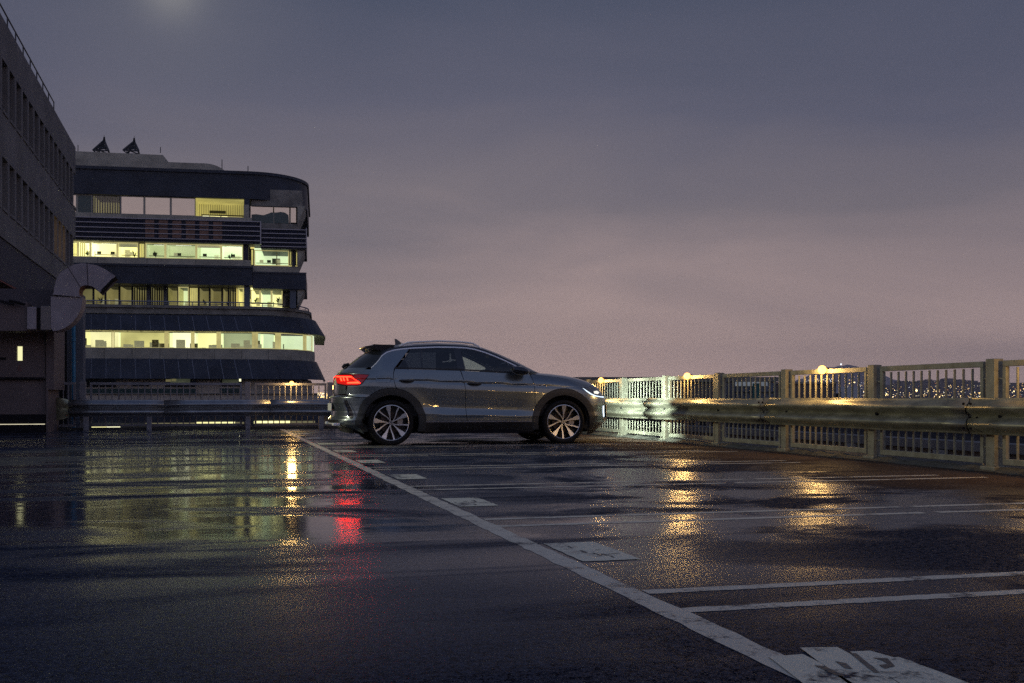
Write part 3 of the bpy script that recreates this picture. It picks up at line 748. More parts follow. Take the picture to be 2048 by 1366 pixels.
    bpil = [(.985,1.118),(1.105,1.112),(1.062,ch(1.06)-.022),(.955,ch(.955)-.022)]
    skin('b_pillar', bpil, BLK, s, off=-.002, gap=.001)
    skin('quarter_divider', [(.445,1.122),(.470,1.122),(.472,1.405),(.452,1.405)], BLK, s, off=0, gap=0)
    skin('window_frame', [(.10,1.125),(.322,1.40)]+chl(.33,1.92,-.006)+chl(1.90,.335,-.022)+[(.125,1.125)], BLK, s, off=-.001, gap=0, grid=.03)
    skin('side_window', [(.12,1.122),(.445,1.122),(.455,1.40),(.335,1.395)], CGLR, s, off=-.006, gap=0, edge=False)
    skin('side_window', [(.47,1.122),(.985,1.118)]+[(.955,ch(.955)-.015)]+chl(.95,.475,-.015), CGLR, s, off=-.006, gap=0, edge=False)
    skin('side_window', [(1.105,1.112),(1.80,1.078),(1.805,ch(1.80)-.012)]+chl(1.80,1.062,-.014), CGLA, s, off=-.006, gap=0, edge=False)
    skin('mirror_corner', [(1.80,1.075),(2.06,1.062)]+chl(2.03,1.80,-.006), BLK, s, off=-.002, gap=0)
    # bright strip over the windows, roof side above it
    skin('window_chrome', chl(-.33,1.99,.007,.04)+chl(1.99,-.325,-.010,.04), CHROME, s, off=.004, gap=0, grid=.03)
    skin('window_chrome', chl(2.015,2.085,.006,.02)+chl(2.085,2.02,-.012,.02), CHROME, s, off=.004, gap=0, grid=.02)
    skin('roof_side', chl(-.345,2.10,.008,.04)+Tl(2.10,-.375), BLK, s, gap=0)
    skin('bumper_crease_trim', [P(3.0,.352), P(3.2,.352), P(3.2,.347), P(3.0,.347)], CLAD, s, off=.002, gap=0)
    # character-line badge strip on the wing
    skin('wing_badge', [(2.0,.895),(2.13,.887),(2.29,.888),(2.262,.868),(2.20,.864),(2.13,.874)], CHROME, s, off=.003, gap=0, grid=.02)
    skin('wing_badge', [(2.15,.882),(2.27,.883),(2.25,.871),(2.19,.868)], BLK, s, off=.005, gap=0, grid=.02)
    # dark shell behind the panels
    sh = [(PR+.01,.20),(-.43,.20)]+arc(0,HZ,.415,196,-16,40)+arc(2.6,HZ,.415,196,-16,40)+[(3.1,.18),(PF-.01,.18),(PF-.01,.80)]
    sh += [(3.0,.83),(2.6,.95),(2.2,1.0),(1.9,1.04),(.1,1.09),(-.30,1.08),(-.5,1.03),(PR+.01,1.0)]
    skin('inner_shell', sh, DARK, s, off=-.028, gap=0, grid=.06, edge=False, flat=True)
    # door handles
    for (hx, hz) in ((.22,.932),(1.225,.893)):
        q = MB(); pts = []
        for i in range(9):
            t = i/8; x = hx-.105+.21*t; b = surf(x, hz, s); pts.append((b.x, b.y+s*(.012+.020*math.sin(PI*t)), hz+.004-.012*(t-.5)))
        q.tube(pts, [.006, .013, .0155, .0165, .017, .0165, .0155, .013, .006], 10); h_ = q.build('door_handle', CLAD, car, smooth=True)
        skin('handle_recess_shade', [(hx+.085*math.cos(a*PI/10), hz-.012+.026*math.sin(a*PI/10)) for a in range(20)], BLK, s, off=.0015, gap=0, grid=.02)  # flat black ellipse paints the shade of the hollow behind the handle
    # mirror
    q = MB(); bz = [1.052, 1.055]
    prof = [(-.115,.02),(-.10,.045),(-.05,.062),(.02,.066),(.08,.05),(.115,.02),(.12,.008)]
    v = []; f = []; n = 12
    for x, r in prof:
        for j in range(n):
            a = 2*PI*j/n; v.append((1.885+x*1.12, s*(1.0+.11*math.cos(a)*(r/.066)**.6), 1.088+r*1.0*math.sin(a)-x*.16))
    for i in range(len(prof)-1):
        for j in range(n): f.append((i*n+j, i*n+(j+1) % n, (i+1)*n+(j+1) % n, (i+1)*n+j))
    f += [tuple(range(n)), tuple(range((len(prof)-1)*n, len(prof)*n))]
    q.add(v, f); q.box(1.93, 2.0, s*.84, s*.94, 1.055, 1.085); mi = q.build('wing_mirror', BLK, car, smooth=True)
    # roof rail
    q = MB(); pts = []
    for i in range(21):
        t = i/20; x = .17+1.22*t; e = min(1, math.sin(PI*min(max(t, .0), 1))*4.5); pts.append((x, s*.60, Ttop(x)+.020+.030*min(1, e)-(.0 if .05 < t < .95 else .01)))
    q.tube(pts, .014, 8); q.box(.19, .36, s*.592, s*.608, 1.43, 1.49); q.box(1.20, 1.36, s*.592, s*.608, 1.41, 1.475); q.build('roof_rail', CHROME, car, smooth=True)
    # wheel wells
    for cx in (0, 2.6):
        q = MB(); n = 32; v = []
        for i in range(n+1):
            a = math.radians(-12+204*i/n); v += [(cx+.41*math.cos(a), s*.88, HZ+.41*math.sin(a)), (cx+.41*math.cos(a), s*.55, HZ+.41*math.sin(a))]
        q.add(v, [(2*i, 2*i+2, 2*i+3, 2*i+1) for i in range(n)]); k = [2*i+1 for i in range(n+1)]
        q.add([v[i] for i in k], [tuple(range(n+1))]); q.build('wheel_arch_liner', DARK, car)

# upper surfaces -------------------------------------------------------
def loft(name, E_, Cc, m, pw=2.2, n=10, s=(-1, 1), bul=1):
    for sd in s:
        pass
    v = []; f = []; rows = []
    for (e, c) in zip(E_, Cc):
        row = []
        for i in range(-n, n+1):
            k = abs(i)/n; b = 1-k**pw; y = -e[1]*(i/n)
            row.append((e[0]+(c[0]-e[0])*b, y, e[2]+(c[1]-e[2])*b))
        rows.append(row)
    w = 2*n+1; v = [p for r in rows for p in r]
    for i in range(len(rows)-1):
        for j in range(w-1): f.append((i*w+j, i*w+j+1, (i+1)*w+j+1, (i+1)*w+j))
    return MB().add(v, f).build(name, m, car, smooth=True)
def lerp_tab(T, x): return [tab([(t[0], t[i]) for t in T], x) for i in range(1, len(T[0]))]
def edge_at(p, z=None):
    z = Ttop(p) if z is None else z; q = surf(p, z, 1); return (q.x, q.y, q.z)
def run(name, T, n, m, pw=2.2):       # T: (p, centre_x, centre_z)
    T = sorted(T)
    ps = [T[0][0]+(T[-1][0]-T[0][0])*i/n for i in range(n+1)]
    E_ = [edge_at(p) for p in ps]; Cc = []
    for p in ps:
        key = [(t[0], t[1]) for t in T]; key2 = [(t[0], t[2]) for t in T]; h = abs(T[-1][0]-T[0][0])/n*1.2
        Cc.append((stab(key, p, h) if 0 < ps.index(p) < n else tab(key, p), stab(key2, p, h) if 0 < ps.index(p) < n else tab(key2, p)))
    return loft(name, E_, Cc, m, pw)
run('roof', [(-.02,-.10,1.462),(.15,.08,1.488),(.34,.34,1.512),(.76,.76,1.53),(1.1,1.15,1.525),(1.27,1.38,1.497),(1.36,1.50,1.465)], 26, BLK)
run('windscreen', [(1.36,1.50,1.465),(1.57,1.78,1.36),(1.87,2.13,1.205),(2.06,2.40,1.075)], 16, glass('windscreen_glass', (.5, .6, .56)), 2.4)
run('bonnet', [(2.06,2.40,1.075),(2.13,2.44,1.078),(2.3,2.56,1.07),(2.55,2.78,1.048),(2.75,2.95,1.018),(2.93,3.08,.985),(3.1,3.19,.950),(3.3,3.27,.915),(3.6,3.345,.875),(PF,3.37,.838)], 40, PAINT, 2.6)
def es(p0, p1, n=12): return [p0+(p1-p0)*i/n for i in range(n+1)]
run('rear_window', [(-.02,-.17,1.43),(-.2,-.36,1.30),(-.36,-.55,1.15),(-.40,-.575,1.13)], 12, DKGL, 2.6)
run('tailgate_shelf', [(-.40,-.575,1.13),(-.6,-.62,1.10),(-.9,-.655,1.065),(PR,-.668,1.046)], 16, PAINT, 2.6)
# spoiler
v = []; f = []; secs = []
for i in range(13):
    y = -.62+1.24*i/12; k = 1-(abs(y)/.62)**4*.25
    secs.append([(-.30*k+.0, y, 1.437), (-.305*k, y, 1.452), (-.22, y, 1.470), (.10, y, 1.485 if abs(y) < .4 else 1.462), (.04, y, 1.40), (-.10, y, 1.375), (-.235*k, y, 1.392)])
w = 7; v = [p for r in secs for p in r]
for i in range(12):
    for j in range(w): f.append((i*w+j, (i+1)*w+j, (i+1)*w+(j+1) % w, i*w+(j+1) % w))
f += [tuple(range(w)), tuple(reversed(range(12*w, 13*w)))]
MB().add(v, f).build('roof_spoiler', BLK, car, smooth=True)
q = MB(); q.add([(.20,-.012,1.49),(.20,.012,1.49),(.335,.012,1.49),(.335,-.012,1.49),(.185,0,1.585),(.215,0,1.585)], [(0,1,2,3),(0,4,1),(1,4,5,2),(0,3,5,4),(2,5,3)]); q.build('aerial_fin', BLK, car)
q = MB(); q.tube([(-.50,.0,1.20),(-.57,.0,1.175),(-.60,0,1.14)], [.018, .026, .02], 8); q.build('wiper_pivot', PLAS, car, smooth=True)
q = MB(); q.box(-.792, -.782, -.26, .26, .50, .61); q.build('number_plate', mat('plate_white', (.75, .75, .72), .4), car, bevel=.003)
for s in (-1, 1):
    q = MB(); q.box(-.80, -.70, s*.42, s*.62, .285, .325); q.build('exhaust_trim', CHROME, car, bevel=.012)
# underbody, cabin
q = MB(); q.box(-.45, 3.1, -.55, .55, .17, .42); q.box(.45, 2.15, -.84, .84, .17, .30); q.build('underbody', DARK, car)
q = MB(); q.box(-.35, 2.5, -.80, .80, .42, .60); q.build('cabin_floor', INT, car)
def seat(x, y):
    q = MB(); q.box(x-.05, x+.45, y-.25, y+.25, .58, .80); o = q.build('seat', INT, car, bevel=.05)
    q = MB(); q.add([(x-.12,y-.24,.75),(x+.05,y-.24,.75),(x+.05,y+.24,.75),(x-.12,y+.24,.75),(x-.26,y-.19,1.24),(x-.16,y-.19,1.26),(x-.16,y+.19,1.26),(x-.26,y+.19,1.24)], [(0,3,2,1),(4,5,6,7),(0,1,5,4),(1,2,6,5),(2,3,7,6),(3,0,4,7)])
    q.build('backrest', INT, o, bevel=.04)
    q = MB(); q.box(x-.25, x-.15, y-.12, y+.12, 1.27, 1.42); q.build('headrest', INT, o, bevel=.035)
for y in (-.37, .37): seat(1.25, y); seat(.42, y)
q = MB(); q.box(1.95, 2.3, -.72, .72, .80, 1.03); q.build('dashboard', INT, car, bevel=.06)
q = MB(); q.tube([(1.78+.06*math.sin(a*PI/12)*-1, -.37+.18*math.cos(a*PI/12), .98+.17*math.sin(a*PI/12)) for a in range(25)], .014, 8); q.build('steering_wheel', PLAS, car, smooth=True)
q = MB(); q.box(1.63, 1.66, -.11, .11, 1.30, 1.365); q.build('interior_mirror', PLAS, car, bevel=.01)

# wheels ---------------------------------------------------------------
def wheel(cx, s, rot):
    hub = thing('wheel', '', '', (cx, s*.80, HZ+.006)); del hub['label']; del hub['category']; hub.parent = car
    # built facing -y ; far side is turned round
    hub.rotation_euler = (0, rot, 0) if s < 0 else (0, rot, PI)
    Rt = .331; T_ = MB()
    T_.lathe([(.250,-.055),(.262,-.080),(.285,-.094),(.305,-.092),(.322,-.080),(.329,-.062),(Rt,-.03),(Rt,.06),(.329,.10),(.318,.12),(.29,.13),(.25,.12)], 0, 0, 0, n=56)
    tyre = T_.build('tyre', RUB, hub, smooth=True)
    q = MB(); q.lathe([(.2575,-.070),(.2575,-.078),(.251,-.080),(.2475,-.077),(.246,-.066)], 0, 0, 0, n=56); q.build('rim_lip', ALLOY, hub, smooth=True)
    q = MB(); q.lathe([(.248,-.066),(.243,-.02),(.235,.06),(.24,.12)], 0, 0, 0, n=48); q.lathe([(.235,.055),(.001,.055)], 0, 0, 0, n=48); q.build('rim_barrel', RIMB, hub, smooth=True)
    q = MB(); q.lathe([(.062,.012),(.062,-.004),(.158,-.004),(.158,.012)], 0, 0, 0, n=40); q.build('brake_disc', DISC, hub, smooth=True)
    q = MB(); q.add(*(lambda pts: (pts+[(x, y+.05, z) for x, y, z in pts], [tuple(range(len(pts)))]+[(i, (i+1) % len(pts), len(pts)+(i+1) % len(pts), len(pts)+i) for i in range(len(pts))]))([(r*math.cos(a), -.03, r*math.sin(a)) for r, a in [(.10,-.5),(.10,0),(.10,.5),(.172,.45),(.178,0),(.172,-.45)]])); 
    q.build('brake_caliper', mat('caliper_grey', (.45,.42,.40), .4, metal=.4) if 'caliper_grey' not in MATS else MATS['caliper_grey'], hub)
    # spokes: five broad blades and five slim ones
    def spoke(kind):
        q = MB(); v = []; n = 10; top = []
        for i in range(n+1):
            t = i/n; r = .034+(.2485-.034)*t; y = -.052-.020*t**1.4
            if kind == 'w': hw = .0055+.0275*(min(1, t/.84))**2.1; c0 = 0.10*math.exp(-t*6)
            else: hw = .0050+.0065*t; c0 = -.30*math.exp(-((t)/.42)**2)
            a = c0
            c_ = Vector((r*math.cos(a), y, r*math.sin(a))); tn = Vector((-math.sin(a), 0, math.cos(a)))
            top.append((c_, tn, hw))
        for c_, tn, hw in top: v += [tuple(c_-tn*hw), tuple(c_+tn*hw)]
        f = [(2*i, 2*i+2, 2*i+3, 2*i+1) for i in range(n)]
        q.add(v, f, 0)
        v2 = []
        for c_, tn, hw in top:
            b = Vector((0, .030, 0)); v2 += [tuple(c_-tn*hw+Vector((0,.0005,0))), tuple(c_-tn*(hw+.004)+b), tuple(c_+tn*hw+Vector((0,.0005,0))), tuple(c_+tn*(hw+.004)+b)]
        f2 = []
        for i in range(n): f2 += [(4*i, 4*i+1, 4*i+5, 4*i+4), (4*i+2, 4*i+6, 4*i+7, 4*i+3), (4*i+1, 4*i+3, 4*i+7, 4*i+5)]
        q.add(v2, f2, 1)
        return q.build('spoke', [ALLOY, RIMB], hub)
    sw = spoke('w'); sn = spoke('n')
    for k in range(5):
        for src, da in ((sw, 0), (sn, 36)):
            a = -math.radians(18+72*k+da)
            if k == 0: src.rotation_euler = (0, a, 0)
            else: c = inst(src, hub, (0, 0, 0)); c.rotation_euler = (0, a, 0)
    q = MB(); q.lathe([(.001,-.058),(.030,-.058),(.033,-.054),(.036,-.03)], 0, 0, 0, n=24); q.build('hub_cap', RIMB, hub, smooth=True)
    # emblem: ring with a V over a W
    q = MB(); q.lathe([(.0235,-.0585),(.0235,-.0605),(.0285,-.0605),(.0285,-.0585)], 0, 0, 0, n=24)
    def bar(x0, z0, x1, z1, w=.0020):
        d = Vector((x1-x0, z1-z0)).normalized(); n_ = Vector((-d.y, d.x))*w; y0, y1 = -.0602, -.0585
        q.add([(x0-n_.x,y0,z0-n_.y),(x1-n_.x,y0,z1-n_.y),(x1+n_.x,y0,z1+n_.y),(x0+n_.x,y0,z0+n_.y)], [(0,1,2,3)])
    bar(-.0115,.0205,0,.0035); bar(.0115,.0205,0,.0035)
    bar(-.0205,.0115,-.0105,-.0195); bar(-.0105,-.0195,0,.0005); bar(0,.0005,.0105,-.0195); bar(.0105,-.0195,.0205,.0115)
    em = q.build('emblem', ALLOY, hub); em.rotation_euler = (0, -rot, 0)
    return hub
wheel(0, -1, math.radians(-10)); wheel(0, 1, .3); wheel(2.6, -1, math.radians(2)); wheel(2.6, 1, .7)
# headlight beams
for s in (-1, 1):
    ld = bpy.data.lights.new('headlight_beam', 'SPOT'); ld.energy = 270; ld.color = (.84, 1, .86); ld.spot_size = math.radians(98); ld.spot_blend = .9; ld.shadow_soft_size = .03
    lo = bpy.data.objects.new('headlight_beam', ld); link(lo); lo.parent = car; lo.location = (3.47, s*.62, .70)
    lo.rotation_euler = Vector((1, .62, -.24)).to_track_quat('-Z', 'Y').to_euler()

# ================================================================== OFFICE BLOCK
A10 = math.radians(10); OX, OZ = (500-1024)/F*80, 80.0
def bp_(s, d, z):            # facade run s (right), depth d (away), height z -> place
    X = OX+s*math.cos(A10)-d*math.sin(A10); Z = OZ+s*math.sin(A10)+d*math.cos(A10)
    return (CS*X+SN*Z, -SN*X+CS*Z, z)
def S(x, d=0):
    r = (x-1024)/F; ox = OX-d*math.sin(A10); oz = OZ+d*math.cos(A10)
    return (r*oz-ox)/(math.cos(A10)-r*math.sin(A10))
def Zh(y, x=155, d=0):
    s = S(x, d); Z = OZ+s*math.sin(A10)+d*math.cos(A10); return H+(797-y)/F*Z
office = thing('office_block', 'curved-corner office block with navy bands and rows of lit yellow-green windows', 'building', (0, 0, 0))
LX = S(95)
def plan(s0, a, b, off=0, back=14, t=None):
    """outline by arc length: straight from LX to s0, quarter ellipse, then straight back"""
    pts = []; 
    x = LX
    pts.append((LX, -off))
    n = 28
    for i in range(n+1):
        th = i/n*PI/2; pts.append((s0+(a+off)*math.sin(th), b-(b+off)*math.cos(th)))
    pts.append((s0+a+off, b+back))
    return pts
def along(pts, t):
    for p, q in zip(pts, pts[1:]):
        d = math.hypot(q[0]-p[0], q[1]-p[1])
        if t <= d: return (p[0]+(q[0]-p[0])*t/d, p[1]+(q[1]-p[1])*t/d)
        t -= d
    return pts[-1]
def plen(pts): return sum(math.hypot(q[0]-p[0], q[1]-p[1]) for p, q in zip(pts, pts[1:]))
def ribbon(mb_, P0, z0, P1, z1, t0=0, t1=None, n=None, mi=0):
    """wall strip between outline P0 at z0 and P1 at z1, by fraction of length"""
    l0 = plen(P0); l1 = plen(P1); t1 = 1 if t1 is None else t1
    n = n or max(1, int((t1-t0)*l0/.5)); v = []
    for i in range(n+1):
        t = t0+(t1-t0)*i/n; a = along(P0, t*l0); b = along(P1, t*l1); v += [bp_(a[0], a[1], z0), bp_(b[0], b[1], z1)]
    mb_.add(v, [(2*i, 2*i+2, 2*i+3, 2*i+1) for i in range(n)], mi)
def slab(name, P_, z0, z1, m, z1off=None, parent=office):
    q = MB(); n = len(P_); back = P_[-1][1]; Pc = P_+[(LX, back)]
    v = [bp_(p[0], p[1], z0) for p in Pc]+[bp_(p[0], p[1], z1) for p in Pc]; k = len(Pc)
    q.add(v, [tuple(reversed(range(k))), tuple(range(k, 2*k))]+[(i, (i+1) % k, k+(i+1) % k, k+i) for i in range(k)])
    return q.build(name, m, parent)
def panels_on(name, P0, z0, P1, z1, m, w, gap=.05, tmax=1.0, jit=0):
    l0 = plen(P0); n = int(l0*tmax/w)
    for i in range(n):
        q = MB(); g = gap/2/l0
        ribbon(q, P0, z0, P1, z1, i*w/l0+g, (i+1)*w/l0-g, n=2)
        q.build(name, m, office)
# core walls behind everything (solid, dark)
zb = -14
PU = plan(S(498), 4.15, 4.4)            # upper curved fascia
PL_ = plan(S(500), S(628)-S(500)+.9, 6.0)   # lower storeys
# roof structures
pen = MB()
s0, s1 = S(95, 4), S(330, 4)
v = [bp_(s0, 4, 17), bp_(s1, 4, 17), bp_(s1+.3, 9, 17), bp_(s0, 9, 17), bp_(s0, 4, Zh(302, 155, 4)), bp_(s1-.15, 4, Zh(303.5, 155, 4)), bp_(s1, 9, Zh(303.5, 155, 4)), bp_(s0, 9, Zh(302, 155, 4))]
pen.add(v, [(0,1,5,4),(1,2,6,5),(2,3,7,6),(3,0,4,7),(4,5,6,7)]); pen.build('penthouse', CONCB, office)
PP = plan(S(440)-1.2, 2.6, 5.0, -1.3)
slab('roof_parapet', PP, Zh(333), Zh(317.5, 155, 1.3), CONCB)
slab('upper_fascia', PU, Zh(387), Zh(333), NAVY)
q = MB(); Po = plan(S(498), 4.15, 4.4, .12); ribbon(q, Po, Zh(337), Po, Zh(331)); ribbon(q, Po, Zh(331), PU, Zh(331)); ribbon(q, PU, Zh(337), Po, Zh(337)); q.build('fascia_coping', NAVY, office)
# truss pyramids and rods on the roof
for x, y, w in ((207, 283, 26), (267, 285, 26)):
    t = thing('roof_truss', ('left' if x < 240 else 'right')+' one of two small dark lattice pyramids on the office roof', 'truss', bp_(S(x, 5), 5, Zh(303, x, 5)), 'lattice pyramids on the roof')
    z = Zh(y, x, 5)-Zh(303, x, 5); wv = 15/F*83; e = Vector(bp_(1, 5, 0))-Vector(bp_(0, 5, 0)); d = Vector(bp_(0, 6, 0))-Vector(bp_(0, 5, 0))
    ap = Vector((0, 0, z+.1))+e*.05; bs = [-e*wv*1.25-d*.3, e*wv*.75-d*.3, e*wv*.5+d*.9, -e*wv+d*.9]
    q = MB()
    for b in bs: q.tube([tuple(b), tuple(ap)], .075, 5)
    for k in (.0, .25, .5, .75):
        L4 = [b.lerp(ap, k) for b in bs]
        for i in range(4): q.tube([tuple(L4[i]), tuple(L4[(i+1) % 4])], .05, 4); q.tube([tuple(L4[i]), tuple(bs[(i+1) % 4].lerp(ap, min(1, k+.25)))], .045, 4)
    q.build('lattice', MULL, t)
    q = MB(); q.tube([tuple(ap-Vector((0,0,.15))), tuple(ap+Vector((0,0,.25)))], [.13, .06], 6); q.tube([tuple(ap), tuple(ap+Vector((0,0,.4)))], .015, 4); q.build('finial', DARK, t)
for x, y0, y1, d in ((321, 306, 294, 4.2), (444, 338, 319, .8), (496, 342, 332, .3), (156,302,290,4)):
    q = MB(); a = bp_(S(x, d), d, Zh(y0, x, d)); b = bp_(S(x, d), d, Zh(y1, x, d)); q.tube([a, b], .03, 4); q.build('lightning_rod', MULL, office)

LITY = (1.0, .93, .42); LITG = (.86, .95, .56)
def lit(name, col, s, nz=.35, scale=.9):
    m = bpy.data.materials.new(name); m.use_nodes = True; t = m.node_tree; b = t.nodes['Principled BSDF']
    b.inputs['Base Color'].default_value = (*[c*.5 for c in col], 1); b.inputs['Roughness'].default_value = .8
    tcn = t.nodes.new('ShaderNodeTexCoord'); n = t.nodes.new('ShaderNodeTexNoise'); n.inputs['Scale'].default_value = scale; n.inputs['Detail'].default_value = 2
    t.links.new(tcn.outputs['Object'], n.inputs[0]); r = t.nodes.new('ShaderNodeMapRange'); t.links.new(n.outputs[0], r.inputs[0])
    r.inputs[1].default_value = .3; r.inputs[2].default_value = .7; r.inputs[3].default_value = s*(1-nz); r.inputs[4].default_value = s*(1+nz)
    b.inputs['Emission Color'].default_value = (*col, 1); t.links.new(r.outputs[0], b.inputs['Emission Strength']); return m
RY = lit('lit_room_yellow', LITY, 1.25, .18, .35); RG = lit('lit_room_green', LITG, .95, .22, .35); RD = lit('dim_room', (1.0, .88, .42), .13, .4, .5); RC = lit('lit_curtain', (1, .88, .36), .42, .2, 1.5)
RYS = [RY, lit('lit_room_cream', (1, .92, .50), 1.05, .25, .5), lit('lit_room_dimmer', (1, .90, .36), .72, .3, .5), lit('lit_room_pale', (1, .96, .62), 1.4, .2, .4)]
RGS = [RG, lit('lit_room_grey_green', (.80, .88, .52), .48, .3, .5), lit('lit_room_mint', (.86, 1, .66), .85, .2, .4)]
RDK = lit('faint_room', (.7, .8, .5), .04, .5, .6)
STRIP = emis('ceiling_tube', (1, 1, .86), 4.5); LAMPG = lit('warm_pool', (1, .97, .6), 1.5, .1)
SKYMIR = mat('sky_mirroring_glass', (.58, .55, .50), .06, metal=.85, noise=.04, nscale=.5); TEAL = mat('teal_pane_and_painted_hill', (.06, .11, .115), .25, noise=.2, nscale=.4)  # teal paints the mirrored mountain; the lowest windows share it as tint
CURT = mat('dark_slat_blind', (.03, .035, .04), .7); FURN = mat('office_furniture', (.55, .52, .42), .7, noise=.2); FURL = mat('pale_glowing_furniture', (.75, .72, .6), .7, emit=(1, .95, .6), es=.22); FURD = mat('dark_furniture', (.06, .06, .05), .7)  # FURL emits a little, standing in for room light on the furniture
PLANT = mat('pot_plant_leaf', (.03, .05, .02), .6, noise=.3)

